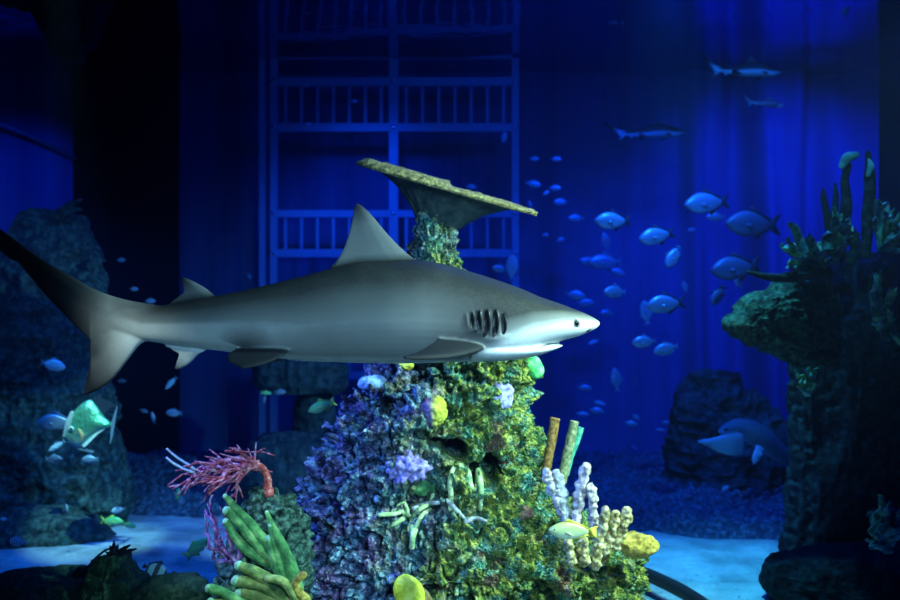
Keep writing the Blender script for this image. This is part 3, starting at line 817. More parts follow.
# ------------------------------------------------------------------ fish
def fish_proto(key, H, Wd, body, fin, tail_len=.2, tail_h=.30, fork=.6, dors=(.12,-.28,.10), anal=(-.02,-.28,.09), nose=.84, face=None):
    """length 1 along x, head towards +x, up +z; one continuous skin (body and fins)"""
    b = MB(); n = 26; seg = 18
    xp = -.5+tail_len*.8; V = []
    for i in range(n):
        t = i/(n-1); x = .5-(.5-xp)*t
        prof = (math.sin(math.pi*min(1,t**nose*1.0)) if t < 1 else 0)
        h = H/2*max(prof,0)**.9+.035*t*(1 if t>0 else 0)
        w = Wd/2*max(math.sin(math.pi*t**.5),0)**.8+.014*t
        h = max(h,.004); w = max(w,.003)
        for j in range(seg):
            a = 2*math.pi*j/seg; V.append((x, w*math.cos(a), h*math.sin(a)*(1 if math.sin(a)>0 else .96)))
    Fc = [(i*seg+j,(i+1)*seg+j,(i+1)*seg+(j+1)%seg,i*seg+(j+1)%seg) for i in range(n-1) for j in range(seg)]
    Fc += [tuple(range(seg)), tuple((n-1)*seg+j for j in range(seg-1,-1,-1))]
    b.add(V,Fc)
    def hz(x):
        t = np.clip((.5-x)/(.5-xp),0,1); return H/2*max(math.sin(math.pi*t**nose),0)**.85+.03*t
    th = .022
    # tail, forked
    b.plate([(xp+.03,.03),(xp-.05,tail_h*.35),(-.5,tail_h/2),(-.5+.03,tail_h*.34),(-.5+tail_len*fork*.6,0),(-.5+.03,-tail_h*.34),(-.5,-tail_h/2),(xp-.05,-tail_h*.35),(xp+.03,-.03)], th, m=1)
    x0,x1,hh = dors; k = 6
    up = [(x0+(x1-x0)*i/k, hz(x0+(x1-x0)*i/k)*.9) for i in range(k+1)]
    b.plate(up+[(x1-.04,hz(x1)+hh*.35),(x0+(x1-x0)*.6,hz(x0+(x1-x0)*.6)+hh*.55),(x0+(x1-x0)*.22,hz(x0+(x1-x0)*.22)+hh)], th, m=1)
    x0,x1,hh = anal
    dn = [(x0+(x1-x0)*i/k, -hz(x0+(x1-x0)*i/k)*.86) for i in range(k+1)]
    b.plate((dn+[(x1-.04,-hz(x1)-hh*.35),(x0+(x1-x0)*.6,-hz(x0+(x1-x0)*.6)-hh*.5),(x0+(x1-x0)*.2,-hz(x0+(x1-x0)*.2)-hh)])[::-1], th, m=1)
    for s in (-1,1):
        y = Wd/2
        V = [(.2,s*y*.8,-.02),(.08,s*(y+.05),.0),(.0,s*(y+.06),-.05),(.08,s*(y+.03),-.08)]
        V2 = [(a,c-s*.012,d) for a,c,d in V]
        b.add(V+V2,[(0,1,2,3),(7,6,5,4),(0,4,5,1),(1,5,6,2),(2,6,7,3),(3,7,4,0)],0)
    me = b.mesh(key); me.materials.append(body); me.materials.append(fin)
    me.polygons.foreach_set('use_smooth',[True]*len(me.polygons))
    e = MB(); e.ellipsoid((0,0,0),(.018,.008,.018),12,8); em = e.mesh(key+' eye'); em.materials.append(M['pupil'])
    ye = Wd/2*math.sin(math.pi*(.12/(.5-xp))**.5)**.8
    return me, em, ye
PROTO = {
 'jack':   fish_proto('jack', .44,.16,M['silver'],M['fin'],.22,.34,.7),
 'dimjack':fish_proto('dimjack', .44,.16,M['dim'],M['fin'],.24,.40,.8),
 'oval':   fish_proto('oval', .46,.17,M['silver'],M['fin_silver'],.16,.24,.5),
 'small':  fish_proto('small', .40,.18,M['silver'],M['fin_silver'],.2,.28,.5),
 'pale':   fish_proto('pale', .42,.18,M['pale'],M['fin_silver'],.18,.26,.5),
 'slim':   fish_proto('slim', .26,.15,M['pale'],M['fin_silver'],.2,.24,.5),
 'green':  fish_proto('green', .34,.16,M['greenish'],M['fin_green'],.22,.36,.7),
 'dimmer': fish_proto('dimmer', .40,.18,M['dim'],M['fin_silver'],.2,.28,.5),
 'wrasse': fish_proto('wrasse', .33,.17,M['wrasse'],M['fin_yellow'],.24,.24,.2,(.22,-.28,.06),(.0,-.28,.05)),
 'banded': fish_proto('banded', .66,.16,M['banded'],M['fin'],.16,.22,.1,(.2,-.3,.12),(.05,-.3,.12)),
 'striped':fish_proto('striped', .5,.16,M['striped'],M['fin_silver'],.2,.3,.5),
}
def fish(kind, px, py, lpx, label, Y=7.5, head='L', pitch=0, yaw=0, name='fish', group=None, eyes=None, cat='fish', roll=0):
    me,em,ye = PROTO[kind]; L = lpx/F*Y
    o = bpy.data.objects.new(name, me); COL.objects.link(o)
    o.location = P(px,py,Y).tolist(); o.scale = (L,L,L)
    # pitch > 0: nose up
    R = Matrix.Rotation(math.radians((180 if head=='L' else 0)+yaw),4,'Z') @ Matrix.Rotation(math.radians(-pitch),4,'Y') @ Matrix.Rotation(math.radians(roll),4,'X')
    o.rotation_euler = R.to_euler()
    tag(o,label,cat,group)
    if eyes if eyes is not None else lpx >= 40:
        for s in (-1,1):
            c = bpy.data.objects.new('eye', em); COL.objects.link(c); c.parent = o; c.location = (.38,s*ye*.93,.03)
    return o
J = 'jack_fish'; RF = 'reef_fish'
G1 = 'silver jacks shoaling right of the shark snout'
fish('jack',613,221,38,'bright silver jack with dark tail, highest of the clear ones above the snout',6.4,name=J,group=G1)
fish('jack',657,236,38,'silver jack with raised tail, beside the bright one above the snout',6.4,pitch=-12,name=J,group=G1)
fish('oval',673,257,26,'silver fish diving steeply nose down under the jack with raised tail',6.4,pitch=-62,name=J,group=G1)
fish('oval',615,292,26,'round silver fish turned nearly sideways above the shark eye',6.6,name=J,group=G1,yaw=20)
fish('jack',666,304,40,'bright silver jack level with the shark snout, largest and clearest there',6.2,pitch=-6,name=J,group=G1)
fish('small',646,313,26,'dim fish hanging upright right behind the large bright jack',7.4,pitch=80,name=J,group=G1)
fish('oval',644,342,25,'silver fish lower left of the pair just under the large bright jack',6.4,pitch=-4,name=J,group=G1)
fish('oval',666,349,26,'silver fish lower right of the pair just under the large bright jack',6.3,pitch=-14,name=J,group=G1)
G2 = 'dusky jacks before the bright blue wall'
fish('jack',707,203,46,'jack with dark forked tail, highest of the dusky ones on the bright wall',6.6,pitch=-5,name=J,group=G2)
fish('dimjack',753,224,56,'long dusky jack with pointed dark tail near the leafy corals',6.5,pitch=2,name=J,group=G2)
fish('dimjack',736,268,52,'dusky jack swimming above the tip of the rock ledge',6.5,pitch=-6,name=J,group=G2)
fish('dimjack',718,295,24,'small dusky jack with spread tail below the others near the ledge tip',6.7,pitch=-60,name=J,group=G2)
fish('small',716,217,20,'small pale fish tucked under the highest dusky jack',6.9,name=J,group=G2)
fish('small',738,283,14,'small bluish fish under the dusky jack above the ledge tip',6.9,pitch=60,name=RF,group=G2)
G3 = 'hazy fish far off in the middle water'
far = [
 ('small',605,262,36,0,'L','large hazy blue fish blurred above the round silver fish',8.1),
 ('small',606,242,20,75,'L','hazy upright fish touching the large blurred one',8.2),
 ('small',590,262,22,10,'L','hazy fish left of the large blurred one',8.3),
 ('small',617,272,18,-25,'R','hazy fish tilted below the large blurred one',8.3),
 ('small',575,295,22,-8,'R','hazy fish just over the slope of the shark forehead',7.8),
 ('small',585,303,20,0,'R','faint fish just over the shark nose bridge',8.2),
 ('small',533,184,17,-10,'R','hazy fish right above the tip of the table coral',7.9),
 ('small',555,188,13,0,'R','bright little fish above and right of the table coral tip',7.7),
 ('pale',546,193,8,30,'R','tiny bright fish nearest the tip of the table coral',7.7),
 ('small',561,202,16,0,'L','dim round fish right of the table coral tip',8.2),
 ('small',530,205,10,70,'L','faint little fish hugging the table coral tip from above',8.3),
 ('small',576,218,17,0,'L','faint blue fish left of the bright silver jack',8.3),
 ('small',534,159,11,0,'R','blurred fish left of a pair high over the table coral tip',8.1),
 ('small',556,159,12,0,'R','blurred fish right of a pair high over the table coral tip',8.1),
 ('small',607,313,15,0,'L','faint small fish in front of the shark nose',8.2),
 ('slim',594,342,13,-20,'L','thin pale fish just below the shark nose',8.0),
 ('small',616,380,25,82,'L','slender hazy fish standing upright below the shark nose',7.6),
 ('small',584,388,16,-5,'R','hazy fish left of the upright one under the nose',8.1),
 ('slim',599,403,14,-15,'R','upper of three hazy fish above the tube sponges',8.0),
 ('small',596,411,17,-10,'R','middle and largest of three hazy fish above the tube sponges',8.0),
 ('slim',582,414,15,-5,'R','lowest of three hazy fish above the tube sponges',8.1),
 ('pale',636,417,10,-35,'R','tiny bright fish shining over the dark gravel',7.6),
 ('small',631,424,15,-10,'R','hazy fish right beneath the tiny shining one',7.8),
 ('slim',668,423,12,5,'L','thin pale fish left of the dark rock pile',7.7),
 ('slim',661,430,10,5,'L','thin dim fish under the thin pale one by the rock pile',7.9),
 ('slim',633,447,11,-30,'R','small faint fish low over the gravel right of the sponges',7.8),
 ('dimmer',634,381,9,70,'L','barely visible upright fish below the pair of silver fish',8.3),
 ('small',692,230,9,0,'L','little pale dot of a fish left of the long dusky jack',7.6),
 ('small',685,287,13,75,'L','hazy upright fish right of the large bright jack',7.6),
 ('small',668,262,9,0,'L','little hazy fish behind the diving silver fish',8.3),
 ('small',560,240,10,20,'R','faint little fish left of the two touching hazy fish',8.3),
 ('small',545,235,8,0,'R','faint speck of a fish right under the table coral',8.3),
 ('small',590,322,9,0,'L','faint little fish tight before the shark snout tip',8.3),
]
for k,x,y,l,pt,hd,lab,Y in far: fish(k,x,y,l,lab,Y,hd,pt,0,RF,G3)
G4 = 'small fish by the steel frame'
for k,x,y,l,pt,hd,lab,Y in [
 ('pale',306,85,9,0,'R','tiny bright fish on the second rail of the steel frame',8.3),
 ('pale',308,124,7,0,'R','tiny fish on the third rail of the steel frame',8.3),
 ('small',297,28,14,80,'R','small upright fish in the top pane of the steel frame',8.2),
 ('small',355,101,8,0,'L','tiny blue fish between the balusters of the steel frame',8.3),
 ('pale',504,138,13,80,'R','bright upright fish at the far post of the steel frame',8.2),
 ('pale',512,268,28,86,'R','cyan fish standing upright above the shark head',7.2),
 ('small',500,269,18,10,'L','blue fish beside the upright cyan one above the shark head',7.5),
 ('small',472,187,12,5,'L','small blue fish right above the rim of the table coral',7.9),
 ('small',249,276,8,-60,'R','small blue fish left of the foot of the steel frame',8.2),
 ]: fish(k,x,y,l,lab,Y,hd,pt,0,RF,G4)
G5 = 'small fish in the dark water over the shark tail'
for k,x,y,l,pt,hd,lab,Y in [
 ('pale',121,260,9,0,'R','highest small pale fish over the shark tail',7.2),
 ('pale',134,289,9,0,'R','middle small pale fish over the shark tail',7.2),
 ('pale',150,301,11,0,'R','lowest small pale fish over the shark tail',7.2),
 ('small',151,306,8,0,'L','small fish right under the lowest pale one over the tail',7.3),
 ]: fish(k,x,y,l,lab,Y,hd,pt,0,RF,G5)
G6 = 'small fish in the water under the shark tail'
for k,x,y,l,pt,hd,lab,Y in [
 ('slim',171,383,17,-48,'L','slim blue fish slanting down below the anal fin of the shark',6.8),
 ('small',144,411,9,-20,'R','dim little fish left of three under the tail',7.2),
 ('slim',153,418,13,78,'L','pale upright fish between two others under the tail',6.8),
 ('small',174,413,17,3,'L','blue fish with a yellowish tail under the tail',6.6),
 ('green',266,393,11,-5,'R','little green fish left of a pair under the flat rock shelf',6.4),
 ('small',280,392,12,0,'R','little blue fish right of a pair under the flat rock shelf',6.4),
 ('small',264,400,8,80,'R','little dim fish just beneath the pair under the rock shelf',6.6),
 ('green',322,406,30,22,'L','green fish with pointed tail resting on the slope of the reef',4.75),
 ('dimmer',122,381,9,0,'L','faint fish close behind the lower tail lobe',7.2),
 ('dimmer',196,352,9,-60,'R','faint fish under the shark anal fin',7.2),
 ]: fish(k,x,y,l,lab,Y,'L' if hd=='L' else 'R',pt if hd!='L' or k!='green' else -22,0,RF,G6)
# before the left rock
fish('pale',53,365,26,'pale blue fish facing the rock outcrop, highest there',5.6,'R',-12,name=RF,group='fish before the tall outcrop')
fish('small',56,422,38,'plain blue fish tucked behind the mirror bright fish',5.6,'L',0,name=RF,group='fish before the tall outcrop')
fish('slim',57,446,20,'small blue fish under the chin of the mirror bright fish',5.5,'L',-32,name=RF,group='fish before the tall outcrop')
fish('dimmer',54,459,18,'dark greenish fish lowest behind the mirror bright fish',5.6,'R',0,name=RF,group='fish before the tall outcrop')
fish('small',90,459,17,'dim blue fish just below the mirror bright fish',5.6,'L',0,name=RF,group='fish before the tall outcrop')
fish('pale',118,510,15,'pale round fish over the yellow green pair near the sand',5.6,'L',0,yaw=50,name=RF,group='fish over the sand by the outcrop')
fish('green',112,521,24,'green fish of a touching pair over the sand, nearer the outcrop',5.5,'R',-4,name=RF,group='fish over the sand by the outcrop')
fish('green',129,525,15,'bright yellow green fish of a touching pair over the sand',5.4,'R',-15,name=RF,group='fish over the sand by the outcrop')
fish('striped',18,542,18,'small striped fish over the low dark ledge near the frame edge',5.2,'L',8,name=RF,group='fish over the sand by the outcrop')
fish('green',65,541,12,'small green fish pointing down over the sand by the ledge',5.2,'L',-62,name=RF,group='fish over the sand by the outcrop')
fish('slim',67,508,8,'tiny pale green fish before the dark foot of the outcrop',5.4,'L',80,name=RF,group='fish over the sand by the outcrop')
fish('pale',4,519,8,'tiny pale fish at the very edge beside the outcrop foot',5.4,'L',0,name=RF,group='fish over the sand by the outcrop')
fish('green',178,494,13,'little green fish standing upright under the red branching coral tips',5.2,'R',80,name=RF)
fish('green',197,548,32,'long green fish darting upward behind the drooping purple coral',4.9,'R',38,name=RF)
fish('banded',155,571,27,'black and white banded fish over the mossy rocks',4.4,'R',-25,name='banded_fish')
fish('wrasse',573,531,50,'cream and yellow wrasse resting among the pale finger corals',3.42,'L',2,name='wrasse')
# near the surface (first two stand in for mirrored fish) and elsewhere
fish('pale',591,3,36,'bright blue fish standing in for a reflection, cut by the top edge at the water surface',7.4,'L',0,name=RF,group='fish at the surface')
fish('small',611,17,30,'blue fish standing in for a reflection, arching down just beneath the surface',7.5,'L',18,name=RF,group='fish at the surface')
fish('pale',535,0,16,'greenish fish cut by the top edge above the steel frame end',7.6,'R',0,name=RF,group='fish at the surface')
fish('dimmer',845,12,14,'dark little fish tilted near the surface before the bright wall',7.0,'R',55,name=RF)
fish('pale',726,488,10,'tiny pale fish before the dark rocks under the slate shark',6.2,'L',-30,name=RF)
fish('dimmer',690,498,12,'dim little fish low over the gravel before the rock pile',6.3,'L',0,name=RF)

# the mirror-bright deep-bodied fish
def moonfish():
    Y = 5.3; s = Y/F; o_ = P(88,424,Y)
    b = MB()
    out = [(64,439),(66,428),(71,416),(79,406),(90,399.5),(97,406),(104,416),(112,425),(104,429),(96,434),(88,441),(81,446.5),(72,445)]
    out = np.array(out,float); pts,_ = spline(np.concatenate([out,out[:1]]),np.zeros(len(out)+1),4); pts = pts[:-1]
    c = np.array([84,424.])
    rings = [(0,1.0),(.35,.97),(.7,.84),(.9,.6),(1.,.3)]
    W = 6.0; n = len(pts); V = []; Fc = []
    for sgn in (-1,1):
        for hgt,sc in rings:
            for x,z in pts:
                q = c+(np.array([x,z])-c)*sc; V.append(P(q[0],q[1],Y)+np.array([0,sgn*W*s*hgt+(-.0 if hgt else sgn*.001),0]))
    m = len(rings)
    for g in (0,1):
        for k in range(m-1):
            for j in range(n):
                f = (g*m*n+k*n+j,g*m*n+k*n+(j+1)%n,g*m*n+(k+1)*n+(j+1)%n,g*m*n+(k+1)*n+j)
                Fc.append(f if g==0 else f[::-1])
        f = tuple(g*m*n+(m-1)*n+j for j in range(n)); Fc.append(f if g==0 else f[::-1])
    for j in range(n): Fc.append((j,m*n+j,m*n+(j+1)%n,(j+1)%n))
    b.add(np.array(V)-o_,Fc)
    root = b.build('moonfish', [M['mirror'],M['fin_silver']]); root.location = o_.tolist()
    tag(root,'mirror bright green silver deep bodied fish glinting before the dark outcrop','fish')
    def pl(nm,pp,mat,yo=-.0,th=1.2):
        q = MB(); A = np.array([P(x,z,Y+yo)-o_ for x,z in pp]); q.plate(A[:,[0,2]],th*s,1,yo); return q.build(nm,mat,root,smooth=False)
    pl('tail_fin',[(111,424),(114,415),(117,406),(117.5,407),(115,424),(113,436),(110.5,444),(110,443),(111,432)],M['fin_silver'])
    pl('dorsal_fin',[(91,401),(96,396),(106,400),(117,406),(108,409),(104,415),(110,423),(104,416),(97,406)],M['fin'])
    pl('anal_fin',[(82,446),(90,438),(98,431),(106,427),(105,429),(98,434),(92,440),(85,447)],M['streak'],-.012)
    pl('pelvic_fin',[(68,443),(80,447),(94,451),(93,453),(80,450),(70,446)],M['fin_silver'])
    q = MB(); q.tube([P(72,413,Y-.030)-o_,P(68,424,Y-.026)-o_,P(64.5,436,Y-.012)-o_],[.012,.018,.012],10,.4,(0,1,0),round_start=True); q.build('forehead',M['face'],root)
    q = MB(); q.tube([P(79,430,Y-.036)-o_,P(82,435,Y-.034)-o_,P(82,441,Y-.026)-o_],[.008,.013,.007],10,.5,(0,1,0),round_start=True); q.build('pectoral_fin',M['gold'],root)
    q = MB(); q.ellipsoid(P(71,429,Y-.037)-o_,(.016,.008,.016),14,10); e = q.build('eye',M['face'],root)
    q = MB(); q.ellipsoid(P(71,429,Y-.043)-o_,(.008,.006,.008),12,8); q.build('pupil',M['pupil'],e)
moonfish()

# ------------------------------------------------------------------ corals and sponges
def coral_mat(name,a,b,c,s=40,axis=None):
    t = NT(name); p = t.pos(); n = t.noise(p,s,4)
    t.color(t.ramp(n,[(.32,a),(.5,b),(.68,c)])); t.set(.7,.25); t.bump(t.noise(p,s*3,4),.7,.008); return t.m
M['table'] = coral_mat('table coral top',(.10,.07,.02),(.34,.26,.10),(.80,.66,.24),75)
M['table_under'] = coral_mat('table coral underside',(.02,.03,.035),(.05,.065,.06),(.09,.10,.08),20)  # shade beneath the plate is put into this darker colour
M['gorg'] = coral_mat('red gorgonian',(.35,.04,.06),(.72,.12,.14),(.9,.48,.46),45)
M['gorg_base'] = coral_mat('red gorgonian trunk',(.22,.03,.03),(.58,.09,.07),(.85,.40,.36),60)
M['gorg_pale'] = coral_mat('pale gorgonian tip',(.55,.5,.5),(.75,.72,.7),(.9,.9,.85),30)
M['gorg_purple'] = coral_mat('purple gorgonian',(.08,.03,.12),(.26,.08,.24),(.55,.36,.55),40)
M['finger_g'] = coral_mat('green finger sponge',(.025,.10,.03),(.08,.25,.07),(.24,.42,.14),22)
M['finger_y'] = coral_mat('olive finger sponge',(.05,.11,.03),(.18,.25,.06),(.40,.44,.14),22)
M['tip'] = coral_mat('pale sponge tip',(.14,.34,.18),(.26,.50,.28),(.42,.62,.40),30)
M['tube_br'] = coral_mat('brown tube sponge',(.10,.04,.01),(.30,.14,.03),(.56,.32,.10),70)
M['tube_tan'] = coral_mat('tan tube sponge',(.07,.10,.04),(.28,.30,.13),(.62,.54,.30),70)
M['tube_gr'] = coral_mat('green tube sponge',(.03,.22,.12),(.08,.45,.28),(.25,.62,.40),60)
M['white_c'] = coral_mat('white finger coral',(.14,.09,.10),(.62,.50,.46),(.90,.82,.72),60)
M['cream_c'] = coral_mat('cream finger coral',(.12,.08,.02),(.50,.40,.16),(.86,.78,.50),60)
M['gold_c'] = coral_mat('golden encrusting coral',(.20,.13,.02),(.50,.36,.06),(.75,.60,.16),50)
M['lilac'] = coral_mat('lilac cup coral',(.14,.11,.34),(.38,.32,.66),(.70,.66,.86),50)
M['purple'] = coral_mat('purple polyps',(.16,.10,.32),(.36,.26,.60),(.66,.55,.82),60)
M['leafgreen'] = coral_mat('bright green sponge',(.05,.40,.10),(.14,.66,.18),(.40,.85,.35),30)
M['yellow'] = coral_mat('yellow fan sponge',(.42,.40,.02),(.66,.62,.05),(.80,.78,.14),20)
M['brownish'] = coral_mat('brown fan sponge',(.10,.06,.02),(.22,.14,.05),(.36,.26,.10),30)
M['branch'] = coral_mat('pale green branching coral',(.16,.30,.14),(.42,.52,.22),(.74,.76,.45),30)
M['branch_grey'] = coral_mat('mauve grey coral',(.18,.18,.22),(.36,.36,.38),(.6,.6,.6),30)
M['leather'] = coral_mat('cyan leather coral',(.015,.06,.07),(.06,.20,.20),(.35,.60,.52),20)
M['leather_g'] = coral_mat('green leather coral',(.04,.14,.06),(.14,.36,.16),(.40,.62,.30),20)
M['plume'] = coral_mat('dark plume sponge',(.003,.006,.007),(.008,.015,.017),(.03,.055,.05),26)
M['plume_tip'] = coral_mat('pale green sponge cap',(.05,.18,.14),(.10,.28,.22),(.22,.42,.34),20)

# table coral on the top of the reef
def table_coral():
    Y = 4.12; base = P(434,222,Y)
    root = empty('table_coral', base, 'flat tilted tan table coral on the very top of the reef', 'coral')
    A,B = P(360,163,Y),P(536,213,Y); C = (A+B)/2; ex = (B-A)/2; L = np.linalg.norm(ex); ex /= L
    ey = np.array([0,.985,.13]); ey -= ex*ex.dot(ey); ey /= np.linalg.norm(ey); ez = np.cross(ex,ey)
    nu,nr = 220,26; V = []
    ang = np.linspace(0,2*np.pi,nu,endpoint=False)
    q = np.stack([np.cos(ang)*2.2,np.sin(ang)*2.2,np.zeros(nu)],1)
    R = L*(1+.05*fbm(q,3,5)+.025*vnoise(q*6,7))
    rw = .62
    def ring(r,h): 
        x = np.cos(ang)*R*r; y = np.sin(ang)*R*r*rw
        return C+np.outer(x,ex)+np.outer(y,ey)+ (h[:,None] if isinstance(h,np.ndarray) else h)*ez
    top = []
    for k in range(nr):
        r = 1-k/nr*.985
        Q = ring(r,0.); bz = .009*vnoise(Q*60,4)+.007*(1-np.clip(worley(Q*45,9),0,1))+.008*vnoise(Q*6,2)
        step = .018*(np.cos(ang)*r < .0)       # an upper tier over half of the plate
        top.append(Q+np.outer(bz+.004*(r<.97)+step*(r<.93),ez))
    und = []
    for k in range(nr):
        r = k/nr; r = .985-r*.77
        Q = ring(r,0.); dep = -.006-.30*(1-r)**2.6*1.15; und.append(Q+np.outer(np.full(nu,dep)+.006*vnoise(Q*30,3),ez))
    def skin(rings,rev):
        V = np.concatenate(rings); Fc = []
        for k in range(len(rings)-1):
            for j in range(nu):
                f = (k*nu+j,k*nu+(j+1)%nu,(k+1)*nu+(j+1)%nu,(k+1)*nu+j); Fc.append(f[::-1] if rev else f)
        e = tuple((len(rings)-1)*nu+j for j in range(nu)); Fc.append(e[::-1] if rev else e)
        return V-base,Fc
    rim = ring(1.0,-.006*np.ones(nu)); rim = rim+np.outer(.009*vnoise(rim*45,6),ez)
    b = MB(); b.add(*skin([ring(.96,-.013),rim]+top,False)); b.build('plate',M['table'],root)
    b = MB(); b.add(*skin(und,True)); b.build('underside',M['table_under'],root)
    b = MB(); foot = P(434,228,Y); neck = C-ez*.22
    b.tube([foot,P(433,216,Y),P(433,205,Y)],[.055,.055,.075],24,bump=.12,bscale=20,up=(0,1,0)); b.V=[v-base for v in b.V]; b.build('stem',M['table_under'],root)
table_coral()

# red gorgonian bending over to the left
def wob(pts,amp,seed):
    pts = np.array(pts,float); return pts+amp*np.stack([vnoise(pts*23+seed*3.1,seed+k) for k in range(3)],1)
def twigs(mb, path, r, n, ln, seed, m=0):
    rg = random.Random(seed)
    for _ in range(n):
        i = rg.randrange(1,len(path)-1); p = path[i]; d = path[i+1]-path[i-1]; d /= np.linalg.norm(d)+1e-9
        side = np.array([rg.uniform(-1,1),rg.uniform(-1,1),rg.uniform(-1,1)]); side /= np.linalg.norm(side)
        l = ln*rg.uniform(.5,1.2); v = d*.8+side*.55
        mb.tube([p,p+v*l*.5,p+v*l+d*l*.15],[r*.9,r*.75,r*.4],6,sub=2,m=m)
def gorgonian():
    Y = 3.62; base = hit(KNOB,268,490,0,Y); Y = base[1]; 
    root = empty('gorgonian_coral', base, 'red branching coral bent sideways, on top of the turfed boulder', 'coral')
    q = lambda x,y,dy=0: P(x,y,Y+dy)-base
    b = MB(); b.tube([q(269,496),q(268,487),q(267,477),q(262,468),q(256,463)],[.026,.019,.016,.014,.012],14,bump=.3,bscale=50); b.build('trunk',M['gorg_base'],root)
    tips = [(172,486,-.05),(178,478,.05),(190,471,.0),(186,463,-.06),(203,489,.03),(200,463,.08),(212,494,-.04),(222,486,.06),(194,479,-.1),(230,477,-.08),(209,470,.12),(240,470,.02),(231,497,-.02),(216,461,-.03),(186,487,.09),(205,478,.14),(214,484,-.12)]
    for k,(x,y,dy) in enumerate(tips):
        b = MB(); s = q(258,465) ; 
        mid1 = q(258+(x-258)*.35, 464+(y-464)*.25+random.uniform(-4,4), dy*.4); mid2 = q(258+(x-258)*.7, 464+(y-464)*.62+random.uniform(-4,4), dy*.8)
        path,_ = spline(np.array([s,mid1,mid2,q(x,y,dy)]),np.zeros(4),5); path = wob(path,.022,k)
        b.tube(path,np.linspace(.010,.0042,len(path)),7,sub=1)
        twigs(b,path,.0055,6,.075,k+40)
        b.build('branch',M['gorg'],root)
    for k,(pts,r) in enumerate([([(258,465),(247,458),(238,452),(226,451)],.011),([(252,460),(244,456),(240,450),(230,448)],.009),([(232,449),(245,452),(262,452),(270,454)],.005)]):
        b = MB(); path,_ = spline(np.array([q(x,y,-.02*k) for x,y in pts]),np.zeros(len(pts)),4); b.tube(path,np.linspace(r,r*.5,len(path)),7,sub=1); twigs(b,path,.005,3,.04,k+90); b.build('branch',M['gorg_base'],root)
    for k,pts in enumerate([[(196,470),(184,462),(175,456),(167,449)],[(195,473),(184,469),(173,463),(167,458)]]):
        b = MB(); b.tube([q(x,y,-.03) for x,y in pts],[.006,.0055,.005,.0045],7); o = b.build('branch',M['gorg_pale'],root); tag(o,'pale bare branch tip')
gorgonian()
def purple_gorg():
    Y = 3.55; base = P(236,566,Y)
    root = empty('gorgonian_coral', base, 'thin purple drooping coral hanging between red coral and green finger sponges', 'coral')
    q = lambda x,y,dy=0: P(x,y,Y+dy)-base
    for k,pts in enumerate([[(236,566),(226,552),(216,530),(211,508),(214,496)],[(230,560),(218,548),(213,530),(206,512)],[(236,566),(230,545),(226,525),(228,512)],[(232,562),(214,556),(218,540),(222,528)],[(236,566),(240,548),(233,534),(236,522)],[(226,556),(210,545),(209,525)]]):
        b = MB(); path,_ = spline(np.array([q(x,y,random.uniform(-.05,.05)) for x,y in pts]),np.zeros(len(pts)),5); path = wob(path,.012,k+30)
        b.tube(path,np.linspace(.0085,.004,len(path)),7,sub=1); twigs(b,path,.0045,7,.06,k+60); b.build('branch',M['gorg_purple'],root)
purple_gorg()

def fingers(name,label,Y,items,group=None,cat='sponge',part='finger',tipmat=None,bump=.16,bscale=24):
    """items: (polyline px [(x,y,dy)], radii px, material)"""
    x,y = items[0][0][0][:2]; base = P(x,y,Y)
    root = empty(name,base,label,cat,group)
    for k,(pts,rad,mat) in enumerate(items):
        b = MB(); W = [P(a[0],a[1],Y+(a[2] if len(a)>2 else 0))-base for a in pts]
        b.tube(W,np.array(rad)*(.80 if tipmat else 1)/F*Y,16,bump=bump,bscale=bscale,round_start=True,sub=10,seed=k)
        o = b.build(part,mat,root)
        if tipmat:
            b = MB(); d = W[-1]-W[-2]; d /= np.linalg.norm(d); r = rad[-1]*.8/F*Y
            b.ellipsoid(W[-1]+d*r*.30,(r*1.0,r*1.0,r*1.0),14,10,disp=lambda V: .08*r*vnoise(V*60,k)); b.build('tip',tipmat,o)
    return root
fg,fy = M['finger_g'],M['finger_y']
fingers('finger_sponge','green finger sponge with long fingers leaning up under the red coral',3.5,[
 ([(282,560),(270,548),(250,524),(226,497)],[11,9,7,3.5],fg),([(278,562),(262,548),(245,528),(228,512)],[10,9,8,6],fg),([(268,562),(250,552),(238,540),(227,523)],[8,7,6,5],fg)],'green finger sponges',tipmat=M['tip'])
fingers('finger_sponge','green finger sponge of three pointed fingers nearest the blue face of the reef',3.42,[
 ([(296,588),(290,565),(279,540),(267,513)],[10,9,6,2.6],fg),([(290,588),(281,565),(275,545),(271,526)],[9,8,6,4],fg),([(286,588),(278,568),(272,552),(269,540)],[8,7,6,5],fg)],'green finger sponges',tipmat=M['tip'])
fingers('finger_sponge','olive stubby finger sponge pointing sideways at the foot of the boulder',3.38,[
 ([(290,600),(270,582),(255,572),(240,566)],[9,9,8,6],fy),([(292,604),(272,590),(255,584),(238,581)],[9,9,8,7],fy),([(292,612),(275,602),(258,596),(243,594)],[10,10,9,8],fy)],'green finger sponges',tipmat=M['tip'])
fingers('finger_sponge','small blue green finger sponge lowest beside the mossy rock',3.36,[
 ([(246,606),(232,598),(222,592),(211,589)],[8,7,6,6],fg),([(240,612),(228,606),(213,602)],[7,7,6],fy)],'green finger sponges',tipmat=M['tip'])
fingers('finger_sponge','wavy olive finger sponge curling along the foot of the boulder',3.34,[
 ([(300,606),(290,588),(280,580),(268,578)],[5,5,5,4],fy),([(306,600),(298,592),(296,582),(303,575)],[5,5,4,4],M['gold_c'])],'green finger sponges')

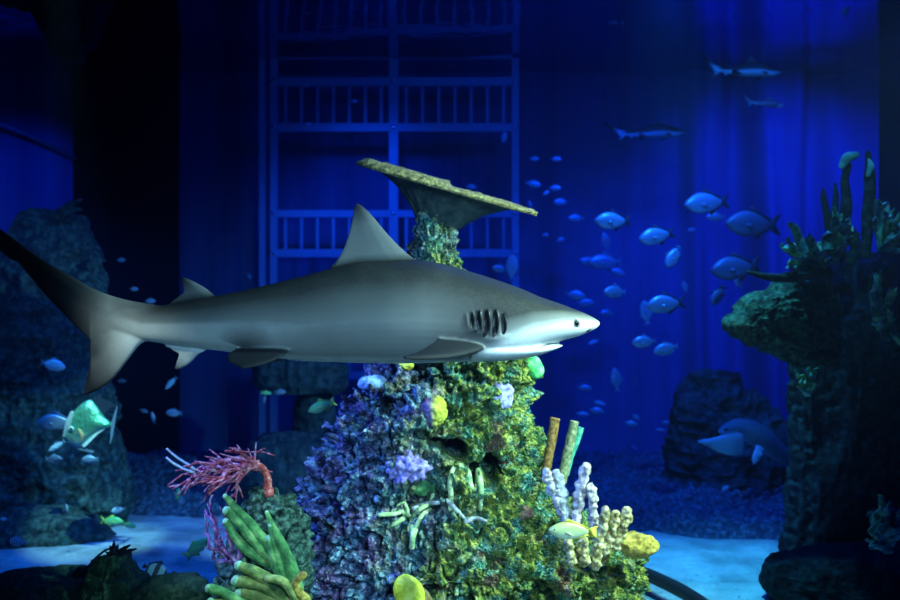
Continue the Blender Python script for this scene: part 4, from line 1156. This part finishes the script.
# tube sponges and finger corals on the right shoulder of the reef
def tube_sponge(label,mat,pts,rad,Y):
    base = P(*pts[0],Y); root = empty('tube_sponge',base,label,'sponge')
    W = [P(a,b_,Y)-base for a,b_ in pts]; r = np.array(rad)/F*Y
    b = MB(); b.tube(W,r,18,bump=.10,bscale=60,round_end=False,round_start=True,sub=8); b.build('tube',mat,root)
    d = W[-1]-W[-2]; d /= np.linalg.norm(d)
    n = 24; b = MB(); u = np.cross(d,[0,1,0]); u /= np.linalg.norm(u); w = np.cross(d,u); R = r[-1]
    V = []; Fc = []; cs = 8
    for i in range(n):
        a = 2*math.pi*i/n; c = u*math.cos(a)+w*math.sin(a)
        for j in range(cs):
            e = 2*math.pi*j/cs; V.append(W[-1]+c*(R*.88+R*.2*math.cos(e))+d*R*.22*math.sin(e))
    for i in range(n):
        for j in range(cs): Fc.append((i*cs+j,i*cs+(j+1)%cs,((i+1)%n)*cs+(j+1)%cs,((i+1)%n)*cs+j))
    b.add(V,Fc); b.build('rim',mat,root)
tube_sponge('brown upright tube sponge on the reef shoulder',M['tube_br'],[(545,478),(549,455),(552,440),(555,419)],[4.6,4.8,4.8,4.8],3.95)
tube_sponge('tan tube sponge standing beside the brown one',M['tube_tan'],[(562,482),(566,460),(570,443),(574.5,422)],[4.6,4.8,4.8,4.4],3.92)
tube_sponge('slim green tube sponge leaning behind the tan one',M['tube_gr'],[(566,474),(571,455),(576,443),(580.5,428)],[3.2,3.4,3.4,3.4],4.02)
wc,cc = M['white_c'],M['cream_c']
def fcoral(label,items,Y,group='pale finger corals on the reef shoulder'):
    fingers('finger_coral',label,Y,items,group,'coral','finger',None,.55,85)
fcoral('tall white knobbly finger coral, tallest of the pale ones',[([(574,528),(578,508),(581,490),(586,468)],[5,5,5.4,5.6],wc)],3.7)
fcoral('white finger coral right beside the tallest one',[([(594,532),(594,515),(592,500),(591,487)],[4.6,4.8,4.6,4.2],wc)],3.68)
fcoral('mauve and cream finger coral of two fingers below the brown tube sponge',[([(566,526),(564,508),(560,490),(556,474)],[5,5.5,5.5,5],M['branch_grey']),([(562,512),(556,495),(549,480),(546,472)],[5,5.5,5.5,4.5],wc)],3.72)
fcoral('cream finger coral, first of three stubs beyond the white ones',[([(596,552),(600,536),(604,522),(606,510)],[4.6,4.6,4.6,4.4],cc)],3.62)
fcoral('cream finger coral, middle of three stubs beyond the white ones',[([(605,552),(610,538),(614,524),(616,514)],[4.4,4.6,4.6,4.4],cc)],3.62)
fcoral('cream finger coral, outermost of three stubs beyond the white ones',[([(616,548),(621,534),(625,522),(627,511)],[4.2,4.6,4.8,4.8],cc)],3.62)
fcoral('short cream coral knobs under the resting wrasse',[([(572,562),(570,552),(568,542)],[5,5,4.6],cc),([(584,562),(584,552),(583,541)],[5.5,5.5,5],cc),([(596,566),(598,556),(602,547)],[5,5,4],cc)],3.5)

def blob(name,label,cat,px,py,rx,ry,mat,depth=.6,amp=.2,sc=30,kind='w',tree=REEF,Y=None,back=None,seed=0,nu=60,nv=40):
    c = hit(tree,px,py) if Y is None else P(px,py,Y)
    if back is not None: c = P(px,py,c[1]+back)
    k = c[1]/F; r = np.array([rx*k,max(rx,ry)*k*depth,ry*k]); m = float(min(r))
    def dp(V):
        if kind == 'w': return amp*m*(1-np.clip(worley((V)*sc,seed)/.7,0,1)*1.2)
        if kind == 'r': return amp*m*ridged(V*sc,2,seed)
        return amp*m*fbm(V*sc,3,seed)
    b = MB(); b.ellipsoid((0,0,0),r,nu,nv,disp=lambda V: dp(V+c))
    o = b.build(name,mat); o.location = c.tolist(); return tag(o,label,cat)
def two_tone(name,a,b,split):
    t = NT(name); p = t.pos(); x = t.sep(p,0); n = t.noise(p,40,4)
    f = t.math('ADD', t.math('MULTIPLY', t.math('SUBTRACT',x,split), 40.), t.math('MULTIPLY',n,1.), True)
    t.color(t.mix(f, t.ramp(n,[(.3,a[0]),(.7,a[1])]), t.ramp(n,[(.3,b[0]),(.7,b[1])]))); t.set(.7,.25); t.bump(t.noise(p,90,4),.6,.006); return t.m
yb = hit(REEF,433,410)[1]
M['brain'] = two_tone('two tone brain coral',((.05,.03,.10),(.26,.17,.30)),((.40,.36,.02),(.80,.72,.10)),(433.5-450)/F*yb)
blob('brain_coral','round ridged brain coral, half dark purple and half yellow, on the reef face','coral',433,411,13,14,M['brain'],.7,.3,45,'r',back=-.03)
blob('cup_coral','pale lilac frilled cup coral high on the green reef face','coral',503,395,11,14,M['lilac'],.5,.5,24,'f',seed=4,back=-.02)
blob('polyp_colony','cluster of round violet polyps in the middle of the reef','coral',408,468,20,13,M['purple'],.6,.55,34,'w',seed=6,nu=90,nv=60)
blob('sponge','bright green lobed sponge sticking out under the shark chin','sponge',534,368,10,12,M['leafgreen'],.7,.35,18,'f',Y=4.05,seed=2)
blob('sponge','small bright yellow sponge knob tucked under the shark belly','sponge',406,365,9,5,M['yellow'],.8,.4,30,'f',seed=3)
blob('sponge','flat green sponge sheet below the violet polyps','sponge',424,486,13,10,M['finger_g'],.3,.4,26,'f',seed=9)
blob('encrusting_coral','blue grey oblong crust high on the slope below the belly','coral',374,383,16,8,coral_mat('sky blue crust',(.12,.26,.5),(.3,.48,.72),(.55,.7,.85),40),.5,.3,26,'f',Y=4.0,seed=12)
blob('encrusting_coral','golden lumpy coral at the outer end of the reef shoulder','coral',637,545,18,10,M['gold_c'],.8,.45,24,'r',Y=3.66,seed=15)
blob('encrusting_coral','rust brown crust beside the wrasse at the reef shoulder','coral',524,512,10,7,coral_mat('rust crust',(.12,.05,.03),(.3,.14,.09),(.5,.3,.2),40),.6,.4,26,'f',seed=18)

# yellow fan sponge at the bottom of the reef
def fan_sponge():
    Y = hit(REEF,412,592)[1]-.06; base = P(412,612,Y); root = empty('fan_sponge',base,'yellow fan sponge with a brown fold standing at the bottom of the reef','sponge')
    def fan(nm,out,mat,dy,th):
        pts,_ = spline(np.array(out,float),np.zeros(len(out)),5); V=[];Fc=[]; n=len(pts); c=pts.mean(0)
        rings=[(1,.3),(.97,1.),(.7,1.35),(.3,1.5)]
        W=[]
        for s in (-1,1):
            for sc,h in rings:
                for x,y in pts:
                    a=c+(np.array([x,y])-c)*sc; W.append(P(a[0],a[1],Y+dy)-base+np.array([0,s*th*h+.02*math.sin((a[0]-390)*.16),0]))
        m=len(rings)
        for g in (0,1):
            for k in range(m-1):
                for j in range(n):
                    f=(g*m*n+k*n+j,g*m*n+k*n+(j+1)%n,g*m*n+(k+1)*n+(j+1)%n,g*m*n+(k+1)*n+j); Fc.append(f if g==0 else f[::-1])
            f=tuple(g*m*n+(m-1)*n+j for j in range(n)); Fc.append(f if g==0 else f[::-1])
        for j in range(n): Fc.append((j,m*n+j,m*n+(j+1)%n,(j+1)%n))
        b=MB(); b.add(W,Fc); return b.build(nm,mat,root)
    fan('fan',[(404,616),(396,603),(393,589),(397,579),(407,575),(417,578),(423,586),(425,600),(418,616)],M['yellow'],0,.008)
    o=fan('fold',[(416,616),(417,598),(421,586),(426,589),(431,597),(433,608),(428,618)],M['brownish'],.02,.010); tag(o,'brown folded edge')
fan_sponge()

# branching coral lying on the reef
def crawl(name,label,mat,lines,rad,up=.016,cat='coral'):
    base = hit(REEF,*lines[0][0]); root = empty(name,base,label,cat)
    for pts in lines:
        W = [hit(REEF,x,y)-base for x,y in pts]; Ys = np.array([w[1] for w in W]); 
        W = [np.array(hit(REEF,x,y))-base+np.array([0,-up,0]) for x,y in pts]
        b = MB(); b.tube(W,np.linspace(rad,rad*.7,len(W)),10,bump=.15,bscale=40,round_start=True); b.build('branch',mat,root)
crawl('branching_coral','pale yellow green branching coral spread on the middle of the reef',M['branch'],[[(412,546),(413,532),(411,518),(408,512)],[(409,514),(402,511),(395,513),(380,514)],[(406,516),(398,521),(389,526)],[(404,512),(398,505),(404,502),(408,510)],[(413,536),(417,524),(422,515),(430,508)],[(413,518),(420,508),(430,503),(433,494)]],.012)
crawl('branching_coral','mauve grey arching coral branch reaching over the reef face',M['branch_grey'],[[(414,508),(425,503),(438,502),(448,499)],[(448,500),(455,508),(463,516),(472,522)],[(466,521),(475,517),(485,520)]],.011)
crawl('arch_coral','yellow green coral arch framing the dark holes of the reef',M['branch'],[[(451,508),(451,495),(450,482),(453,468),(462,464)],[(462,465),(468,472),(471,486),(476,488),(478,470)],[(478,470),(481,490),(480,508)]],.014)

# leafy corals and plume sponges on the black pillar
def leafy(label,Y,px,py,leaves,mat,name='leather_coral',group='leafy corals on the black pillar'):
    base = P(px,py,Y); root = empty(name,base,label,'coral',group)
    for k,(x,y,w,dy) in enumerate(leaves):
        mx,my = (px+x)/2+random.uniform(-3,3),(py+y)/2-random.uniform(0,3)
        for e in range(4):
            jx,jy,jd = (0,0,0) if e == 0 else (random.uniform(-9,9),random.uniform(-9,8),random.uniform(-.12,.1))
            ww = w*(1.,.7,.6,.5)[e]
            b = MB(); b.tube([P(px+random.uniform(-3,3),py,Y)-base,P(mx+jx*.4,my+jy*.4,Y+dy*.5)-base,P(x+jx*.8,y+jy*.8,Y+dy+jd)-base,P(x+jx*1.3,y+jy*1.3-1,Y+dy+jd-.03)-base],np.array([w*.3,ww,ww*.9,ww*.25])/F*Y,14,.22,(random.uniform(-.6,.6),1,random.uniform(.1,1.1)),bump=.3,bscale=26,sub=5,round_start=True,seed=k*3+e)
            b.build('lobe',mat[(k+e)%len(mat)] if isinstance(mat,list) else mat,root)
lt,lg = M['leather'],M['leather_g']
leafy('cyan leafy coral fanning out over the inner end of the ledge',4.75,818,275,[(786,248,5,-.1),(790,262,5,-.15),(799,240,5,0),(797,228,4,.05),(806,258,6,-.15),(812,246,6,-.1),(822,255,6,-.2),(803,272,5,-.2),(796,275,4,-.1)],[lt,lg,lt])
leafy('green leafy coral under the arched dark sponge on top of the pillar',4.8,835,262,[(826,235,7,-.1),(836,228,7,-.05),(846,222,7,0),(828,250,6,-.2),(842,245,6,-.2),(850,238,5,-.1),(838,215,5,.1)],[lt,lg])
leafy('cyan leafy coral at the outer edge of the pillar top',4.8,882,250,[(877,212,5,0),(884,205,6,0),(890,222,6,-.1),(898,236,8,-.15),(904,226,7,0),(893,212,4,.1),(908,246,8,-.1)],[lt,lt,lg])
leafy('narrow green leafy coral clinging to the outer face of the pillar',4.6,882,330,[(874,290,4,-.05),(880,276,4,0),(888,300,4,-.05),(892,318,4,-.05),(876,318,4,-.1),(886,340,4,-.1),(894,338,3.5,-.1)],[lt,lg])
leafy('pale leafy coral low at the foot of the pillar near the edge',4.45,888,552,[(872,528,7,-.05),(878,512,7,0),(888,506,7,0),(898,514,7,0),(884,532,8,-.1),(898,536,8,-.1),(872,544,5,-.1)],[lt])
leafy('tiny pale coral on the inner face of the pillar below the ledge',4.6,808,396,[(802,376,4,-.05),(808,370,4,-.05),(812,384,4,-.08),(804,388,3,-.08)],[lg,lt])
def plume(label,pts,rad,Y,tipmat=None,tip=None):
    base = P(*pts[0],Y); root = empty('plume_sponge',base,label,'sponge')
    b = MB(); b.tube([P(x,y,Y)-base for x,y in pts],np.array(rad)/F*Y,14,.55,(0,1,0),bump=.15,bscale=18,sub=6); b.build('stalk',M['plume'],root)
    if tip:
        b = MB(); b.tube([P(x,y,Y-.03)-base for x,y in tip[0]],np.array(tip[1])/F*Y,12,.6,(0,1,0),sub=5,round_start=True); b.build('cap',M['plume_tip'],root)
plume('dark stalked sponge with a pale green hooked cap over the pillar',[(836,262),(842,235),(846,205),(845,180),(848,166)],[7,7,6,4.5,4],4.85,tip=([(842,166),(847,158),(856,155)],[3.5,5.5,3.5]))
plume('tall dark blade sponge with narrow pale tip, beside the hooked cap sponge',[(866,258),(867,230),(869,200),(870,175),(868,153)],[5,6,6.5,6,2.5],4.8,tip=([(868,175),(871,166),(869,160)],[2.5,3.5,1.5]))
plume('short dark sponge spike left of the hooked cap sponge',[(832,240),(828,220),(824,200),(823,190)],[5,5,3,1.5],4.8)
plume('thin dark sponge spike between short spike and hooked cap',[(836,240),(835,215),(836,196),(835,184)],[4,4,3,1.5],4.9)
plume('dark arched sponge coiled on top of the pillar',[(828,262),(830,240),(840,229),(852,234),(855,250),(850,262)],[5,6,6,6,5,5],4.7)
plume('long dark blade leaf pointing out sideways over the ledge',[(832,274),(812,273),(790,278),(768,277),(748,272)],[5,6,5,4,1.2],4.6)

# left foreground bits
def ball_sponge():
    Y = 4.12; base = P(82,580,Y); root = empty('ball_sponge',base,'dark round ball sponge with a curved stalk on the long mossy rock','sponge')
    b = MB(); c = P(82,573,Y)-base; b.ellipsoid(c,(.036,.036,.036),24,16,disp=lambda V:.005*fbm(V*30,3,3)); b.build('ball',M['plume'],root)
    b = MB(); b.tube([P(88,567,Y)-base,P(96,558,Y)-base,P(106,550,Y)-base,P(118,547,Y)-base],[.006,.006,.005,.004],8); b.build('stalk',M['plume'],root)
ball_sponge()
def tuft():
    Y = 3.98; base = P(113,560,Y); root = empty('sea_tuft',base,'dark tufted sea plant on the peaked mossy rock','coral')
    for x,y in ((106,552),(110,546),(114,541),(118,545),(123,549),(130,545),(136,549),(121,553)):
        b = MB(); b.tube([P(113,562,Y)-base,P((113+x)/2,(560+y)/2-2,Y)-base,P(x,y,Y+random.uniform(-.05,.05))-base],[.014,.012,.004],8,.5); b.build('frond',M['plume'],root)
tuft()
for k,(x,y,lab) in enumerate([(57,213,'dark branching growth on the very top of the tall outcrop'),(92,262,'dark pointed growth sticking out of the side of the tall outcrop')]):
    Y = 6.2; base = P(x,y,Y); root = empty('sea_growth',base,lab,'coral')
    for a in range(5):
        dx,dy = (random.uniform(6,26),random.uniform(-14,-3)) if k==0 else (random.uniform(4,14),random.uniform(-3,4))
        b = MB(); b.tube([P(x-6,y+6,Y)-base,P(x+dx*.5,y+dy*.6,Y)-base,P(x+dx,y+dy,Y+.05)-base],[.03,.025,.01],8,.6); b.build('frond',M['rock_l'],root)

# hoses and cable
def hose(name,label,cat,pts,r,mat):
    base = np.array(pts[0]); b = MB(); b.tube(np.array(pts)-base,r,14,round_start=True,sub=8); o = b.build(name,mat); o.location = base.tolist(); tag(o,label,cat)
def on_floor(px,py,h): 
    Y = (CAMZ-h)/((py-300)/F); return P(px,py,Y)
hose('hose','thick black hose lying curved on the bright sand beside the reef','hose',[on_floor(618,566,.05),on_floor(645,574,.05),on_floor(668,584,.05),on_floor(690,596,.05),on_floor(712,612,.05),on_floor(730,632,.05)],.036,M['rubber'])
hose('cable','thin grey cable sloping down the far wall above the shark tail','cable',[P(-30,114,8.8),P(0,124,8.8),P(30,136,8.8),P(55,148,8.8),P(74,158,8.8)],.022,simple('grey cable',(.14,.16,.2),(.09,.1,.13),10))

# ------------------------------------------------------------------ lights
def area(name, loc, target, size, power, color, sy=None, spread=None):
    l = bpy.data.lights.new(name,'AREA'); l.energy = power; l.color = color; l.size = size
    if sy: l.shape = 'RECTANGLE'; l.size_y = sy
    if spread: l.spread = math.radians(spread)
    o = bpy.data.objects.new(name,l); COL.objects.link(o); o.location = loc
    d = Vector(target)-Vector(loc); o.rotation_euler = d.to_track_quat('-Z','Y').to_euler(); return o
def spot(name, loc, target, power, color, angle, blend=.6, rad=.08):
    l = bpy.data.lights.new(name,'SPOT'); l.energy = power; l.color = color; l.spot_size = math.radians(angle); l.spot_blend = blend; l.shadow_soft_size = rad
    o = bpy.data.objects.new(name,l); COL.objects.link(o); o.location = loc
    d = Vector(target)-Vector(loc); o.rotation_euler = d.to_track_quat('-Z','Y').to_euler(); return o
BL = (.015,.17,1.)
spot('key_lamp',(1.5,1.0,3.3),(.25,3.7,1.0),1000,(1.,.74,.46),28,.7,.10)
spot('coral_fill',(-1.6,2.4,2.35),(-.82,3.62,.45),300,(1.,.80,.50),27,.8,.08)  # added spot to brighten the gorgonian and finger sponges
spot('reef_side_lamp',(2.7,2.5,2.7),(.2,4.0,1.0),2300,(1.,.86,.40),56,.6,.06)
spot('viewing_hall_light',(.9,-.2,2.3),(-.1,3.2,1.45),1260,(.88,.88,.66),35,.8,.3)
spot('reef_blue_lamp',(-2.3,3.62,2.1),(-.3,3.95,.75),560,(.30,.42,1.),50,.7,.08)
spot('reef_green_lamp',(1.9,2.6,3.5),(.45,4.0,.3),850,(1.,.80,.22),42,.7,.08)
area('ceiling_blue',(1.5,5.6,3.7),(1.5,6.2,0),3.2,110,(.02,.18,1.),2.2)
spot('sand_lamp_right',(1.0,4.7,3.7),(1.6,5.05,0),1100,(.26,1.,.66),34,.9,.15)
spot('sand_lamp_left',(-2.6,4.2,3.7),(-2.0,5.6,0),300,(.05,.42,1.),44,.9,.15)
spot('outcrop_lamp',(-3.6,4.4,3.7),(-2.9,6.2,1.2),90,(.10,.5,1.),50,.8,.1)
spot('moonfish_lamp',(-1.6,3.6,3.4),(-2.13,5.3,.85),1500,(1.,1.,.42),14,.7,.03)
spot('pillar_lamp',(1.6,3.0,3.7),(2.15,4.8,1.98),210,(.3,1.,.85),20,.8,.05)
spot('wall_lamp_centre',(-.7,6.2,3.7),(-.8,9.1,1.9),270,BL,50,.9,.15)
spot('wall_lamp_middle',(1.4,6.2,3.7),(1.5,9.1,1.1),230,BL,60,.9,.15)
spot('wall_lamp_right',(3.6,6.6,3.78),(3.3,9.1,2.2),620,(.02,.07,1.),70,.9,.03)
spot('shoal_fill',(1.2,5.0,3.75),(1.6,6.4,1.7),340,(.08,.45,1.),44,.9,.05)  # added spot to brighten the backs of the jacks
spot('blacktip_fill',(1.3,4.6,3.35),(2.25,7.3,3.3),90,(.25,1.,.8),24,.8,.05)  # added spot to lift the blacktip flanks, no real fixture
spot('wall_lamp_left',(-4.6,6.2,3.7),(-4.4,9.1,2.4),260,BL,40,.9,.1)

w = bpy.data.worlds.new('dark hall'); scn.world = w; w.use_nodes = True
w.node_tree.nodes['Background'].inputs[0].default_value = (.01,.05,.25,1); w.node_tree.nodes['Background'].inputs[1].default_value = .03

# ------------------------------------------------------------------ camera
cd = bpy.data.cameras.new('camera'); cam = bpy.data.objects.new('camera',cd); COL.objects.link(cam)
cam.location = (0,0,CAMZ); cam.rotation_euler = (math.pi/2,0,0)
cd.sensor_width = 36; cd.lens = 36; cd.clip_end = 60; cd.clip_start = .05
cd.dof.use_dof = True; cd.dof.focus_distance = 3.25; cd.dof.aperture_fstop = 2.2
scn.camera = cam
vs = scn.view_settings; vs.view_transform = 'Standard'; vs.look = 'None'; vs.gamma = 1; vs.exposure = 0.0; vs.use_curve_mapping = False
try:
    scn.cycles.use_denoising = True
except Exception: pass
